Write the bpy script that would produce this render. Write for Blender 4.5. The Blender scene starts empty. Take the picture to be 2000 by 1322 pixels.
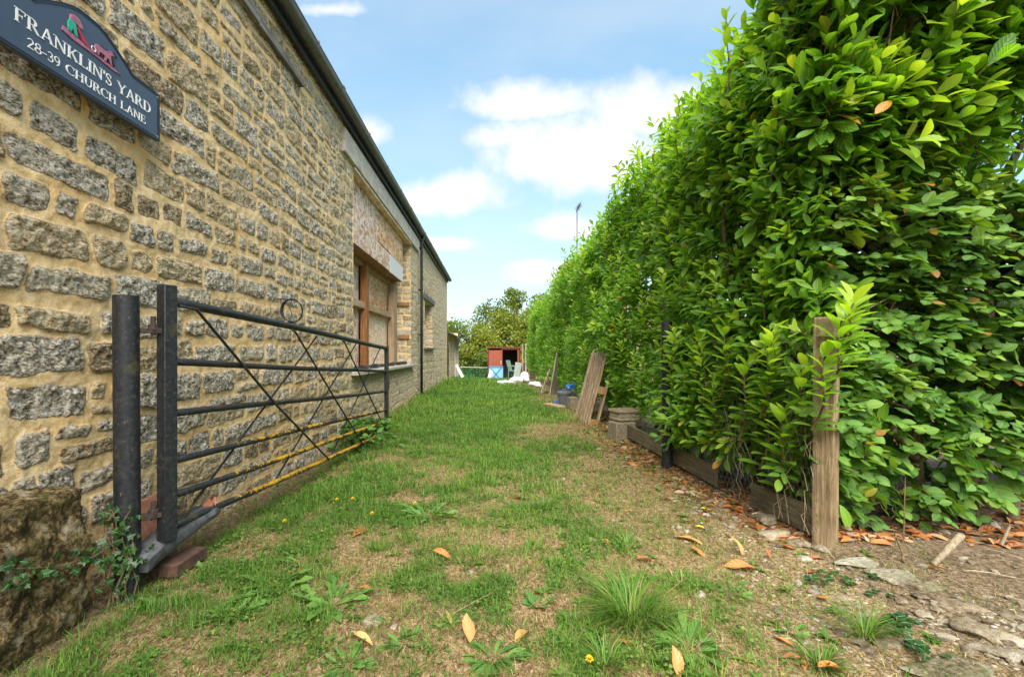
import bpy, math, random
import numpy as np
from mathutils import Vector, Matrix, Euler

# ------------------------------------------------------------------ camera, sky, sun, exposure
scene = bpy.context.scene
COL = scene.collection
F = 889.0                 # focal length in photograph pixels
VX, VY = 962.0, 689.0     # vanishing point of the lane in the photograph
CAMH = 1.0
cam_d = bpy.data.cameras.new("camera")
cam_d.sensor_width = 36.0
cam_d.lens = 36.0 * F / 2000.0
cam_d.shift_x = (1000 - VX) / 2000.0
cam_d.shift_y = (VY - 661) / 2000.0
cam_d.clip_start = 0.02
cam_d.clip_end = 3000
cam = bpy.data.objects.new("camera", cam_d)
COL.objects.link(cam)
cam.location = (0, 0, CAMH)
cam.rotation_euler = (math.radians(90), 0, 0)
scene.camera = cam

SUN_EL, SUN_AZ = math.radians(50), math.radians(176)   # azimuth clockwise from +Y (the lane runs along +Y)
world = bpy.data.worlds.new("World")
scene.world = world
world.use_nodes = True
sun_d = bpy.data.lights.new("sun", 'SUN')
sun_d.energy = 2.6
sun_d.angle = math.radians(60)
sun_d.color = (1.0, 0.94, 0.85)
sun = bpy.data.objects.new("sun", sun_d)
COL.objects.link(sun)
sd_ = Vector((math.sin(SUN_AZ) * math.cos(SUN_EL), math.cos(SUN_AZ) * math.cos(SUN_EL), math.sin(SUN_EL)))
sun.rotation_euler = sd_.to_track_quat('Z', 'Y').to_euler()
sun.location = sd_ * 40
scene.view_settings.view_transform = 'Standard'
scene.view_settings.look = 'None'
scene.view_settings.exposure = 2.02
scene.view_settings.gamma = 1.0
scene.cycles.max_bounces = 8
scene.cycles.transparent_max_bounces = 6
scene.cycles.use_denoising = True

SKY_STR = 0.082
CLOUD_VAL = 3.75

class NT:
    """small node-tree writer"""
    def __init__(s, nt):
        s.nt = nt; s.n = nt.nodes; s.l = nt.links
        s.n.clear()
    def node(s, typ, **kw):
        nd = s.n.new(typ)
        for k, v in kw.items(): setattr(nd, k, v)
        return nd
    def put(s, sock, v):
        if isinstance(v, bpy.types.NodeSocket): s.l.new(v, sock)
        elif v is not None:
            if hasattr(sock.default_value, '__len__') and isinstance(v, (tuple, list)):
                v = tuple(v)
                if len(sock.default_value) == 4 and len(v) == 3: v = v + (1.0,)
            sock.default_value = v
    def math(s, op, a, b=None, c=None, clamp=False):
        nd = s.node('ShaderNodeMath', operation=op, use_clamp=clamp)
        s.put(nd.inputs[0], a); s.put(nd.inputs[1], b)
        if c is not None: s.put(nd.inputs[2], c)
        return nd.outputs[0]
    def mix(s, f, a, b, blend='MIX'):
        nd = s.node('ShaderNodeMix', data_type='RGBA', blend_type=blend)
        s.put(nd.inputs[0], f); s.put(nd.inputs[6], a); s.put(nd.inputs[7], b)
        return nd.outputs[2]
    def noise(s, vec, scale, detail=4, rough=.55, out=0, dist=0):
        nd = s.node('ShaderNodeTexNoise')
        s.put(nd.inputs['Vector'], vec)
        nd.inputs['Scale'].default_value = scale; nd.inputs['Detail'].default_value = detail
        nd.inputs['Roughness'].default_value = rough; nd.inputs['Distortion'].default_value = dist
        return nd.outputs[out]
    def voro(s, vec, scale, feature='F1', out='Distance', rand=1.0):
        nd = s.node('ShaderNodeTexVoronoi', feature=feature)
        s.put(nd.inputs['Vector'], vec); nd.inputs['Scale'].default_value = scale
        nd.inputs['Randomness'].default_value = rand
        return nd.outputs[out]
    def ramp(s, f, stops, interp='LINEAR'):
        nd = s.node('ShaderNodeValToRGB'); cr = nd.color_ramp; cr.interpolation = interp
        while len(cr.elements) < len(stops): cr.elements.new(0.5)
        for e, (p, c) in zip(cr.elements, stops):
            e.position = p
            if not hasattr(c, '__len__'): c = (c, c, c)
            e.color = (c[0], c[1], c[2], 1)
        s.put(nd.inputs[0], f)
        return nd.outputs[0]
    def step(s, f, a, b):
        nd = s.node('ShaderNodeMapRange', interpolation_type='SMOOTHSTEP')
        s.put(nd.inputs['Value'], f); s.put(nd.inputs['From Min'], a); s.put(nd.inputs['From Max'], b)
        return nd.outputs['Result']
    def coord(s, out='Object', scale=None):
        nd = s.node('ShaderNodeTexCoord')
        o = nd.outputs[out]
        if scale:
            m = s.node('ShaderNodeMapping'); s.l.new(o, m.inputs['Vector'])
            m.inputs['Scale'].default_value = scale; o = m.outputs[0]
        return o
    def attr(s, name, out='Vector'):
        nd = s.node('ShaderNodeAttribute', attribute_name=name)
        return nd.outputs[out]
    def sep(s, v):
        nd = s.node('ShaderNodeSeparateXYZ'); s.l.new(v, nd.inputs[0]); return nd.outputs
    def bump(s, h, strength=.5, dist=.01, normal=None):
        nd = s.node('ShaderNodeBump'); nd.inputs['Strength'].default_value = strength
        nd.inputs['Distance'].default_value = dist; s.put(nd.inputs['Height'], h)
        if normal is not None: s.l.new(normal, nd.inputs['Normal'])
        return nd.outputs[0]
    def out(s, sh):
        o = s.node('ShaderNodeOutputMaterial'); s.l.new(sh, o.inputs['Surface'])
    def bsdf(s, col, rough=.7, normal=None, metal=0.0, spec=.5):
        b = s.node('ShaderNodeBsdfPrincipled')
        s.put(b.inputs['Base Color'], col); s.put(b.inputs['Roughness'], rough)
        s.put(b.inputs['Metallic'], metal); s.put(b.inputs['Specular IOR Level'], spec)
        if normal is not None: s.l.new(normal, b.inputs['Normal'])
        return b.outputs[0]

# sky: Nishita with clouds standing in fixed compass directions
w = NT(world.node_tree)
sky = w.node('ShaderNodeTexSky', sky_type='NISHITA', sun_disc=False)
sky.sun_elevation = SUN_EL; sky.sun_rotation = SUN_AZ
sky.air_density = 1.0; sky.dust_density = 0.25; sky.ozone_density = 1.3
gdir = w.node('ShaderNodeTexCoord').outputs['Generated']
gx, gy, gz_ = w.sep(gdir)
yy = w.math('MAXIMUM', gy, .05)
U = w.math('DIVIDE', gx, yy); V = w.math('DIVIDE', gz_, yy)
n1 = w.noise(gdir, 5.0, 7, .58)
n2 = w.noise(gdir, 14.0, 6, .6)
CL = [(645, 20, 95, 28, .75), (715, 265, 62, 60, .8), (890, 388, 150, 62, 1), (1000, 205, 170, 50, .65), (1190, 320, 250, 105, 1.05),
      (1330, 240, 200, 95, 1.05), (1120, 450, 130, 42, .95), (872, 480, 85, 26, .9), (1080, 535, 105, 34, .8), (960, 270, 110, 36, .5),
      (1800, 520, 400, 120, .6)]
field = None
for (px, py, rx, ry, wt) in CL:
    a = w.math('DIVIDE', w.math('SUBTRACT', U, (px - VX) / F), rx / F)
    b = w.math('DIVIDE', w.math('SUBTRACT', V, (VY - py) / F), ry / F)
    b = w.math('MULTIPLY', b, w.math('ADD', 1.0, w.math('MULTIPLY', w.math('LESS_THAN', b, 0.0), .5)))
    d = w.math('SQRT', w.math('ADD', w.math('MULTIPLY', a, a), w.math('MULTIPLY', b, b)))
    e = w.math('MULTIPLY', w.math('SUBTRACT', 1.15, d), wt)
    field = e if field is None else w.math('MAXIMUM', field, e)
gen = w.math('MULTIPLY', w.math('SUBTRACT', w.noise(gdir, 2.2, 5, .55), .48), 5.0)
behind = w.math('LESS_THAN', gy, .12)
field = w.math('ADD', w.math('MULTIPLY', w.math('SUBTRACT', 1.0, behind), w.math('MAXIMUM', field, -1.0)), w.math('MULTIPLY', behind, gen))
nz = w.math('ADD', w.math('MULTIPLY', w.math('SUBTRACT', n1, .5), 1.9), w.math('MULTIPLY', w.math('SUBTRACT', n2, .5), .9))
field = w.math('ADD', field, nz)
mask = w.math('MULTIPLY', w.step(field, 0.0, .85), .93)
veil = w.math('MULTIPLY', w.step(w.noise(w.coord('Generated', (1, 1, 3)), 2.2, 4, .5), .3, .8), .30)
mask = w.math('MAXIMUM', mask, veil)
shade = w.math('ADD', .86, w.math('MULTIPLY', w.step(field, .1, 1.2), .16))
ccol = w.node('ShaderNodeVectorMath', operation='SCALE'); ccol.inputs[0].default_value = (CLOUD_VAL, CLOUD_VAL * 1.0, CLOUD_VAL * 1.02)
w.put(ccol.inputs['Scale'], shade)
skc = w.mix(1.0, sky.outputs[0], (1.45, 1.62, 1.5), 'MULTIPLY')
den = w.node('ShaderNodeVectorMath', operation='MULTIPLY_ADD'); w.l.new(skc, den.inputs[0]); den.inputs[1].default_value = (.19, .19, .19); den.inputs[2].default_value = (1, 1, 1)
sof = w.node('ShaderNodeVectorMath', operation='DIVIDE'); w.l.new(skc, sof.inputs[0]); w.l.new(den.outputs[0], sof.inputs[1])
sat = w.mix(1.0, sof.outputs[0], (.93, 1.08, 1.18), 'MULTIPLY')
skymix = w.mix(mask, sat, ccol.outputs[0])
bg = w.node('ShaderNodeBackground'); bg.inputs['Strength'].default_value = SKY_STR
w.l.new(skymix, bg.inputs['Color'])
wo = w.node('ShaderNodeOutputWorld'); w.l.new(bg.outputs[0], wo.inputs['Surface'])

# ------------------------------------------------------------------ helpers
rng = np.random.default_rng(11)
random.seed(5)
def at(px, py, Y):
    return np.array([(px - VX) * Y / F, Y, CAMH + (VY - py) * Y / F])

_perm = np.random.default_rng(3).random((256, 256))
def vnoise(x, y):
    x = np.asarray(x, float); y = np.asarray(y, float)
    xi = np.floor(x).astype(int); yi = np.floor(y).astype(int)
    fx = x - xi; fy = y - yi
    fx = fx * fx * (3 - 2 * fx); fy = fy * fy * (3 - 2 * fy)
    g = lambda a, b: _perm[a & 255, b & 255]
    return (g(xi, yi) * (1 - fx) + g(xi + 1, yi) * fx) * (1 - fy) + (g(xi, yi + 1) * (1 - fx) + g(xi + 1, yi + 1) * fx) * fy
def fbm(x, y, oct=4, gain=.5):
    s = 0; a = 1; t = 0
    for i in range(oct):
        s = s + a * vnoise(x * 2 ** i + 17.3 * i, y * 2 ** i + 9.1 * i); t += a; a *= gain
    return s / t
def sstep(a, b, x):
    t = np.clip((x - a) / (b - a), 0, 1); return t * t * (3 - 2 * t)

_gy = [-500, 0, 5, 10, 15, 18, 24, 34, 60, 500]
_gz = [0.0, 0.0, .0, .03, .02, -.06, -.52, -.85, -.95, -1.0]
def ground_z(x, y):
    x = np.asarray(x, float); y = np.asarray(y, float)
    z = np.interp(y, _gy, _gz)
    z = z + (fbm(x * .9 + 40, y * .9 + 40, 3) - .5) * .05 + (fbm(x * 6 + 9, y * 6, 3) - .5) * .022
    z = z - .03 * np.exp(-((x + 1.62) / .16) ** 2) + .03 * sstep(1.2, 1.8, x) * sstep(7, 3, y)
    return z
def gzf(x, y): return float(ground_z(x, y))

class MB:
    """collects vertices, faces and one per-vertex 4-vector called lf"""
    def __init__(s): s.V = []; s.F = []; s.A = []; s.n = 0
    def add(s, V, Fs, A=None):
        V = np.asarray(V, float).reshape(-1, 3)
        if A is None: A = np.tile(np.array([0, .5, rng.random(), rng.random()]), (len(V), 1))
        s.V.append(V); s.A.append(np.asarray(A, float))
        if isinstance(Fs, np.ndarray): s.F.append((Fs + s.n).astype(np.int64))
        else:
            by = {}
            for f in Fs: by.setdefault(len(f), []).append(f)
            for k, v in by.items(): s.F.append(np.array(v, dtype=np.int64) + s.n)
        s.n += len(V)
        return s
    def box(s, c, size, R=None, A=None):
        hx, hy, hz = [q / 2 for q in size]
        V = np.array([(x, y, z) for x in (-hx, hx) for y in (-hy, hy) for z in (-hz, hz)])
        if R is not None: V = V @ np.array(R).T
        return s.add(V + np.array(c), [(0, 1, 3, 2), (4, 6, 7, 5), (0, 4, 5, 1), (2, 3, 7, 6), (0, 2, 6, 4), (1, 5, 7, 3)], A)
    def bar(s, p, q, w, t, up=(0, 0, 1), A=None):
        """rectangular bar from p to q, w across, t along up"""
        p = np.array(p, float); q = np.array(q, float)
        d = q - p; L = np.linalg.norm(d); d /= L
        u = np.array(up, float); a = np.cross(d, u); a /= np.linalg.norm(a); u = np.cross(a, d)
        R = np.stack([d, a, u], 1)
        return s.box((p + q) / 2, (L, w, t), R, A)
    def tube(s, pts, rad, n=8, cap=True, A=None):
        pts = np.array(pts, float); m = len(pts)
        rad = np.full(m, rad, float) if not hasattr(rad, '__len__') else np.array(rad, float)
        T = np.gradient(pts, axis=0); T /= np.linalg.norm(T, axis=1)[:, None] + 1e-12
        ref = np.array([0, 0, 1.0]) if abs(T[0][2]) < .9 else np.array([1.0, 0, 0])
        u = np.cross(T[0], ref); u /= np.linalg.norm(u)
        V = []; th = np.arange(n) / n * 2 * np.pi
        for i in range(m):
            u = u - T[i] * np.dot(u, T[i]); u /= np.linalg.norm(u) + 1e-12
            v = np.cross(T[i], u)
            V.append(pts[i] + rad[i] * (np.cos(th)[:, None] * u + np.sin(th)[:, None] * v))
        V = np.concatenate(V)
        Fs = []
        for i in range(m - 1):
            for j in range(n):
                k = (j + 1) % n
                Fs.append((i * n + j, i * n + k, (i + 1) * n + k, (i + 1) * n + j))
        if cap:
            Fs.append(tuple(range(n))[::-1]); Fs.append(tuple((m - 1) * n + j for j in range(n)))
        return s.add(V, Fs, A)
    def prism(s, poly, O, u, v, n, t, A=None):
        """polygon (2-D, counter-clockwise) in plane O+u,v extruded by t along n"""
        poly = np.array(poly, float); O = np.array(O, float); u = np.array(u, float); v = np.array(v, float); n = np.array(n, float)
        b = O + poly[:, :1] * u + poly[:, 1:] * v; f = b + n * t; k = len(poly)
        Fs = [tuple(range(k))[::-1], tuple(range(k, 2 * k))]
        Fs += [(i, (i + 1) % k, k + (i + 1) % k, k + i) for i in range(k)]
        return s.add(np.concatenate([b, f]), Fs, A)
    def inst(s, TV, TF, P, R, S, TA=None, rnd=None, hue=None):
        """template placed N times: P (N,3), R (N,3,3) columns = axes, S (N,) or (N,3); TA (nv,2) = across, along"""
        N = len(P); nv = len(TV)
        if N == 0: return s
        S = np.asarray(S, float)
        L = TV[None] * (S[:, None, None] if S.ndim == 1 else S[:, None, :])
        V = np.einsum('nij,nkj->nki', R, L) + P[:, None, :]
        Fs = (TF[None] + (np.arange(N) * nv)[:, None, None]).reshape(-1, TF.shape[1])
        A = np.zeros((N, nv, 4))
        if TA is not None: A[:, :, :2] = TA[None]
        A[:, :, 2] = (rng.random(N) if rnd is None else rnd)[:, None]
        A[:, :, 3] = (rng.random(N) if hue is None else hue)[:, None]
        return s.add(V.reshape(-1, 3), Fs, A.reshape(-1, 4))
    def mesh(s, name, mat, off=(0, 0, 0), smooth=False):
        V = np.concatenate(s.V) - np.array(off); A = np.concatenate(s.A)
        me = bpy.data.meshes.new(name)
        me.vertices.add(len(V)); me.vertices.foreach_set('co', V.astype(np.float32).ravel())
        li = np.concatenate([f.ravel() for f in s.F]); cnt = np.concatenate([np.full(len(f), f.shape[1]) for f in s.F])
        me.loops.add(len(li)); me.loops.foreach_set('vertex_index', li.astype(np.int32))
        me.polygons.add(len(cnt)); me.polygons.foreach_set('loop_start', (np.cumsum(cnt) - cnt).astype(np.int32))
        at_ = me.attributes.new('lf', 'FLOAT_COLOR', 'POINT')
        at_.data.foreach_set('color', A.astype(np.float32).ravel())
        me.update(calc_edges=True); me.validate()
        if not smooth: me.set_sharp_from_angle(angle=math.radians(38))
        if mat: me.materials.append(mat)
        return me

ROOT = {}
def tag(o, label=None, cat=None, group=None, kind=None):
    if label: o['label'] = label
    if cat: o['category'] = cat
    if group: o['group'] = group
    if kind: o['kind'] = kind
    return o
def thing(name, label, cat, loc, group=None):
    o = bpy.data.objects.new(name, None); COL.objects.link(o)
    o.location = loc; o.empty_display_size = .1
    ROOT[o] = np.array(loc, float)
    return tag(o, label, cat, group)
def obj(name, mb, mat, parent=None, smooth=False, bevel=0, loc=None, label=None):
    """one mesh object; vertices are given in world space. A part is re-expressed in its root's space."""
    base = ROOT[parent] if parent is not None else (np.array(loc, float) if loc is not None else np.zeros(3))
    o = bpy.data.objects.new(name, mb.mesh(name, mat, base, smooth)); COL.objects.link(o)
    ROOT[o] = base
    if parent is not None: o.parent = parent
    elif loc is not None: o.location = loc
    if bevel:
        b = o.modifiers.new('bevel', 'BEVEL'); b.width = bevel; b.segments = 2; b.limit_method = 'ANGLE'
    if label: o['label'] = label
    return o
def nrm(a): return a / (np.linalg.norm(a, axis=-1, keepdims=True) + 1e-12)
def frames(y, z):
    """rotation matrices whose column 1 is y and whose column 2 is as near z as it can be"""
    y = nrm(y); x = nrm(np.cross(y, z)); z = np.cross(x, y)
    return np.stack([x, y, z], -1)
def rotz(a): return np.array([[math.cos(a), -math.sin(a), 0], [math.sin(a), math.cos(a), 0], [0, 0, 1]])
def rotx(a): return np.array([[1, 0, 0], [0, math.cos(a), -math.sin(a)], [0, math.sin(a), math.cos(a)]])
def roty(a): return np.array([[math.cos(a), 0, math.sin(a)], [0, 1, 0], [-math.sin(a), 0, math.cos(a)]])
_ico = {}
def rock_vf(sub, seed, rough=.35):
    if sub not in _ico:
        import bmesh
        bm = bmesh.new(); bmesh.ops.create_icosphere(bm, subdivisions=sub, radius=1)
        _ico[sub] = (np.array([v.co[:] for v in bm.verts]), np.array([[v.index for v in f.verts] for f in bm.faces])); bm.free()
    V, Fc = _ico[sub]
    r = np.random.default_rng(seed); V = V.copy()
    for _ in range(9):                       # planes chip the ball into facets
        d = nrm(r.normal(size=3)); k = r.uniform(.55, .85)
        over = np.maximum(V @ d - k, 0); V = V - over[:, None] * d * .92
    o = r.uniform(0, 50)
    V = V * (1 + rough * (fbm(V[:, 0] * 2 + o, V[:, 1] * 2 + V[:, 2] * 1.7 + o, 4)[:, None] - .5))
    return V, Fc
# ------------------------------------------------------------------ materials
M = {}
def new(name):
    m = bpy.data.materials.new(name); m.use_nodes = True; M[name] = m
    return NT(m.node_tree)

def mat_masonry():
    t = new('rubble_masonry')
    P = t.coord('Object')
    sd = t.attr('lf', 'Fac')
    at_ = t.node('ShaderNodeAttribute', attribute_name='lf')
    sx, sy, sz = t.sep(at_.outputs['Vector'])        # signed distance into the stone, stone random, pale
    hue = at_.outputs['Alpha']
    fine = t.noise(P, 95, 5, .7)
    mid = t.noise(P, 24, 5, .65)
    big = t.noise(P, 3.2, 4, .6)
    edge = t.math('ADD', sx, t.math('ADD', t.math('MULTIPLY', t.math('SUBTRACT', mid, .5), .026), t.math('MULTIPLY', t.math('SUBTRACT', fine, .5), .014)))
    stone = t.step(edge, -.0015, .004)
    pits = t.noise(t.coord('Object', (1, 1, 1.9)), 62, 6, .78)
    cells = t.voro(P, 95, 'F1', 'Distance')
    sp = t.math('ADD', t.math('ADD', t.math('MULTIPLY', pits, 1.15), -.055), t.math('MULTIPLY', t.math('SUBTRACT', mid, .5), .5))
    dark = t.ramp(sp, [(.33, (.035, .028, .02)), (.42, (.17, .138, .095)), (.485, (.37, .315, .225)), (.545, (.60, .535, .415)), (.62, (.84, .80, .70))])
    pale = t.ramp(sp, [(.33, (.10, .075, .045)), (.43, (.36, .285, .175)), (.52, (.58, .49, .33)), (.60, (.70, .63, .48)), (.70, (.78, .74, .64))])
    rust = t.ramp(sp, [(.33, (.05, .032, .015)), (.45, (.21, .135, .055)), (.55, (.36, .25, .11)), (.66, (.6, .5, .34))])
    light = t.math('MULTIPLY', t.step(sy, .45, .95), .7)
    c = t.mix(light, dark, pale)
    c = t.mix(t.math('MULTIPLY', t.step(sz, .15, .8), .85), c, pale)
    c = t.mix(t.math('MULTIPLY', t.math('GREATER_THAN', hue, .88), .7), c, rust)
    honey = t.ramp(sp, [(.33, (.12, .08, .035)), (.44, (.40, .28, .13)), (.53, (.62, .47, .25)), (.63, (.76, .65, .43))])
    c = t.mix(t.math('MULTIPLY', t.math('LESS_THAN', hue, .24), .7), c, honey)
    # white and orange lichen
    lw = t.step(t.math('ADD', t.noise(P, 16, 5, .7), t.math('MULTIPLY', fine, .55)), .87, .95)
    c = t.mix(t.math('MULTIPLY', lw, .75), c, (.6, .58, .52))
    lo = t.step(t.math('ADD', t.noise(t.coord('Object', (1.3, 1.1, 1.2)), 7, 3, .6), t.math('MULTIPLY', fine, .2)), .83, .87)
    c = t.mix(t.math('MULTIPLY', lo, .8), c, (.55, .22, .03))
    gr = t.noise(P, 210, 3, .7)
    mort = t.ramp(t.math('ADD', t.math('MULTIPLY', mid, .55), t.math('MULTIPLY', gr, .45)), [(.36, (.44, .29, .13)), (.46, (.68, .49, .25)), (.54, (.80, .61, .34)), (.66, (.86, .72, .48))])
    mort = t.mix(t.step(big, .4, .75), mort, (.66, .42, .17))
    mort = t.mix(t.math('MULTIPLY', t.step(t.noise(P, 1.4, 6, .68), .5, .66), .55), mort, t.mix(t.step(mid, .4, .6), (.36, .235, .10), (.58, .43, .22)))
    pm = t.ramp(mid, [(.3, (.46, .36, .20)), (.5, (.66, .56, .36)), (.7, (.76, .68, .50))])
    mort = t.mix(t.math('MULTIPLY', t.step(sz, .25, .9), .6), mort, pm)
    col = t.mix(stone, mort, c)
    hs = t.math('ADD', t.math('MULTIPLY', pits, 1.0), t.math('MULTIPLY', cells, .35))
    h = t.math('ADD', t.math('MULTIPLY', hs, t.math('ADD', t.math('MULTIPLY', stone, .85), .1)), t.math('MULTIPLY', stone, .25))
    h = t.math('ADD', h, t.math('ADD', t.math('MULTIPLY', gr, .2), t.math('MULTIPLY', mid, .3)))
    nb = t.bump(h, 1.0, .02)
    t.out(t.bsdf(col, .93, nb, spec=.2))
mat_masonry()

def mat_wood(name, cols, axis=2, rough=.8, fine=70, moss=0, knots=True):
    t = new(name)
    sc = [fine, fine, fine]; sc[axis] = fine * .05
    P = t.coord('Object', tuple(q / 10 for q in sc))
    g = t.noise(P, 10, 6, .72, dist=.4)
    b = t.noise(t.coord('Object'), 5, 3, .6)
    rnd = t.sep(t.attr('lf'))[2]
    f = t.math('ADD', t.math('ADD', t.math('MULTIPLY', g, .8), t.math('MULTIPLY', b, .25)), t.math('MULTIPLY', t.math('SUBTRACT', rnd, .5), .12))
    c = t.ramp(f, [(.30, cols[0]), (.47, cols[1]), (.58, cols[2]), (.75, cols[3])])
    if moss:
        m_ = t.step(t.math('ADD', t.noise(t.coord('Object'), 14, 5, .7), t.math('MULTIPLY', g, .2)), .62, .75)
        c = t.mix(t.math('MULTIPLY', m_, moss), c, (.10, .11, .028))
    t.out(t.bsdf(c, rough, t.bump(g, .6, .006), spec=.25))
mat_wood('post_wood', [(.06, .04, .022), (.18, .12, .065), (.31, .22, .125), (.46, .37, .25)], 2, moss=.6)
mat_wood('board_wood', [(.03, .024, .015), (.10, .078, .047), (.17, .135, .08), (.28, .23, .155)], 1, moss=.6)
mat_wood('pallet_wood', [(.05, .03, .018), (.22, .145, .085), (.40, .29, .18), (.56, .45, .31)], 2)
mat_wood('block_wood', [(.10, .045, .018), (.27, .135, .055), (.38, .21, .09), (.46, .29, .14)], 1)
mat_wood('grey_wood', [(.045, .04, .036), (.16, .145, .13), (.29, .27, .25), (.46, .44, .41)], 1)
mat_wood('pale_grey_wood', [(.16, .14, .11), (.36, .325, .27), (.50, .46, .39), (.62, .58, .5)], 1)
mat_wood('leaning_wood', [(.08, .06, .045), (.24, .2, .15), (.36, .31, .25), (.5, .44, .36)], 2)
mat_wood('brown_stud', [(.11, .04, .012), (.25, .10, .035), (.34, .16, .06), (.42, .24, .11)], 2)
mat_wood('tan_stud', [(.16, .095, .05), (.30, .20, .12), (.40, .29, .18), (.5, .39, .27)], 2)
mat_wood('tan_rail', [(.2, .12, .06), (.38, .26, .15), (.50, .37, .23), (.58, .47, .33)], 1)
mat_wood('stick_wood', [(.08, .055, .03), (.19, .145, .09), (.30, .24, .165), (.42, .36, .27)], 2)

def mat_bark(name, a, b, c):
    t = new(name); P = t.coord('Object', (1, 1, .4))
    n = t.noise(P, 40, 6, .7); g = t.noise(t.coord('Object'), 8, 4, .6)
    col = t.ramp(n, [(.3, a), (.52, b), (.72, c)])
    col = t.mix(t.math('MULTIPLY', t.step(g, .5, .68), .5), col, (.10, .105, .04))
    t.out(t.bsdf(col, .9, t.bump(n, .8, .012), spec=.2))
mat_bark('bark', (.035, .024, .014), (.13, .095, .055), (.26, .21, .14))
mat_bark('twig_bark', (.05, .035, .015), (.16, .11, .055), (.28, .21, .11))

def mat_leaf(name, ramp_, rib, rough, spec, transl, veins=0, tcol=None, yellow=None, browned=None, bumpy=.4):
    t = new(name)
    a = t.node('ShaderNodeAttribute', attribute_name='lf')
    u, v, r = t.sep(a.outputs['Vector']); hue = a.outputs['Alpha']
    P = t.coord('Object')
    f = t.math('ADD', r, t.math('MULTIPLY', t.math('SUBTRACT', t.noise(P, 3.0, 3, .6), .5), .5))
    c = t.ramp(f, ramp_)
    if yellow: c = t.mix(t.step(hue, yellow[0], min(yellow[0] + .012, 1.0)), c, yellow[1])
    if browned: c = t.mix(t.step(hue, browned[0], browned[0] + .002), c, browned[1])
    au = t.math('ABSOLUTE', u)
    mid = t.math('SUBTRACT', 1.0, t.step(au, .03, .12))
    c = t.mix(t.math('MULTIPLY', mid, .65), c, rib)
    hgt = t.math('MULTIPLY', mid, -.5)
    if veins:
        ph = t.math('SINE', t.math('MULTIPLY', t.math('SUBTRACT', v, t.math('MULTIPLY', au, .28)), 6.2832 * veins))
        c = t.mix(t.math('MULTIPLY', t.step(ph, .6, 1.0), .5), c, rib)
        hgt = t.math('ADD', hgt, t.math('MULTIPLY', ph, .4))
    nb = t.bump(hgt, bumpy, .004)
    b = t.bsdf(c, rough, nb, spec=spec)
    tr = t.node('ShaderNodeBsdfTranslucent')
    t.put(tr.inputs['Color'], t.mix(1.0, c, tcol or (1.6, 1.5, .45), 'MULTIPLY'))
    ms = t.node('ShaderNodeMixShader'); ms.inputs[0].default_value = transl
    t.l.new(b, ms.inputs[1]); t.l.new(tr.outputs[0], ms.inputs[2])
    t.out(ms.outputs[0])
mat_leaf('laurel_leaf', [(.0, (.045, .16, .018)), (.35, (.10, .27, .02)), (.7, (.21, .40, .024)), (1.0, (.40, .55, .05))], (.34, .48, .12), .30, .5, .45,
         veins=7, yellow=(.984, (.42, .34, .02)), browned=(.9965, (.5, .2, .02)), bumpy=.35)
mat_leaf('beech_leaf', [(.0, (.025, .10, .02)), (.4, (.075, .21, .022)), (.75, (.19, .33, .028)), (1.0, (.42, .48, .05))], (.26, .38, .10), .38, .45, .26,
         veins=9, yellow=(.975, (.38, .33, .03)), browned=(.990, (.33, .11, .03)), bumpy=.55)
mat_leaf('ivy_leaf', [(.0, (.012, .045, .012)), (.5, (.025, .08, .018)), (1.0, (.07, .15, .03))], (.14, .2, .08), .4, .4, .15)
mat_leaf('weed_leaf', [(.0, (.05, .14, .02)), (.5, (.09, .21, .03)), (1.0, (.16, .30, .05))], (.22, .33, .12), .5, .35, .3, veins=5)
mat_leaf('clover_leaf', [(.0, (.045, .11, .014)), (.5, (.085, .17, .022)), (1.0, (.18, .26, .05))], (.16, .25, .07), .55, .3, .3, yellow=(.96, (.3, .25, .06)))
mat_leaf('fallen_leaf', [(.0, (.16, .05, .018)), (.35, (.36, .11, .025)), (.7, (.48, .18, .045)), (1.0, (.56, .30, .11))], (.55, .28, .11), .5, .35, .15, veins=6, tcol=(1, .8, .5))
mat_leaf('pale_fallen_leaf', [(.0, (.62, .36, .13)), (1.0, (.74, .46, .18))], (.75, .52, .26), .5, .35, .15, veins=6, tcol=(1, .8, .5))
mat_leaf('litter_leaf', [(.0, (.06, .03, .015)), (.3, (.22, .08, .025)), (.6, (.40, .14, .03)), (.85, (.36, .24, .13)), (1.0, (.48, .4, .29))], (.35, .2, .1), .7, .2, .1, tcol=(1, .8, .5))
mat_leaf('far_leaf', [(.0, (.05, .10, .02)), (.5, (.12, .18, .03)), (1.0, (.25, .29, .05))], (.12, .14, .03), .6, .2, .35)
mat_leaf('olive_leaf', [(.0, (.085, .13, .02)), (.5, (.165, .215, .03)), (1.0, (.32, .33, .055))], (.2, .2, .04), .6, .2, .4)

def mat_grass():
    t = new('grass_blade')
    a = t.node('ShaderNodeAttribute', attribute_name='lf')
    u, v, r = t.sep(a.outputs['Vector']); dry = a.outputs['Alpha']
    g = t.ramp(r, [(.0, (.045, .125, .014)), (.5, (.105, .225, .026)), (1.0, (.25, .34, .055))])
    d = t.ramp(r, [(.0, (.10, .06, .028)), (.4, (.31, .21, .085)), (.75, (.44, .33, .16)), (1.0, (.56, .47, .29))])
    c = t.mix(dry, g, d)
    b = t.bsdf(c, .55, spec=.3)
    tr = t.node('ShaderNodeBsdfTranslucent'); t.put(tr.inputs['Color'], t.mix(1.0, c, (1.4, 1.3, .6), 'MULTIPLY'))
    ms = t.node('ShaderNodeMixShader'); ms.inputs[0].default_value = .3
    t.l.new(b, ms.inputs[1]); t.l.new(tr.outputs[0], ms.inputs[2]); t.out(ms.outputs[0])
mat_grass()

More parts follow.
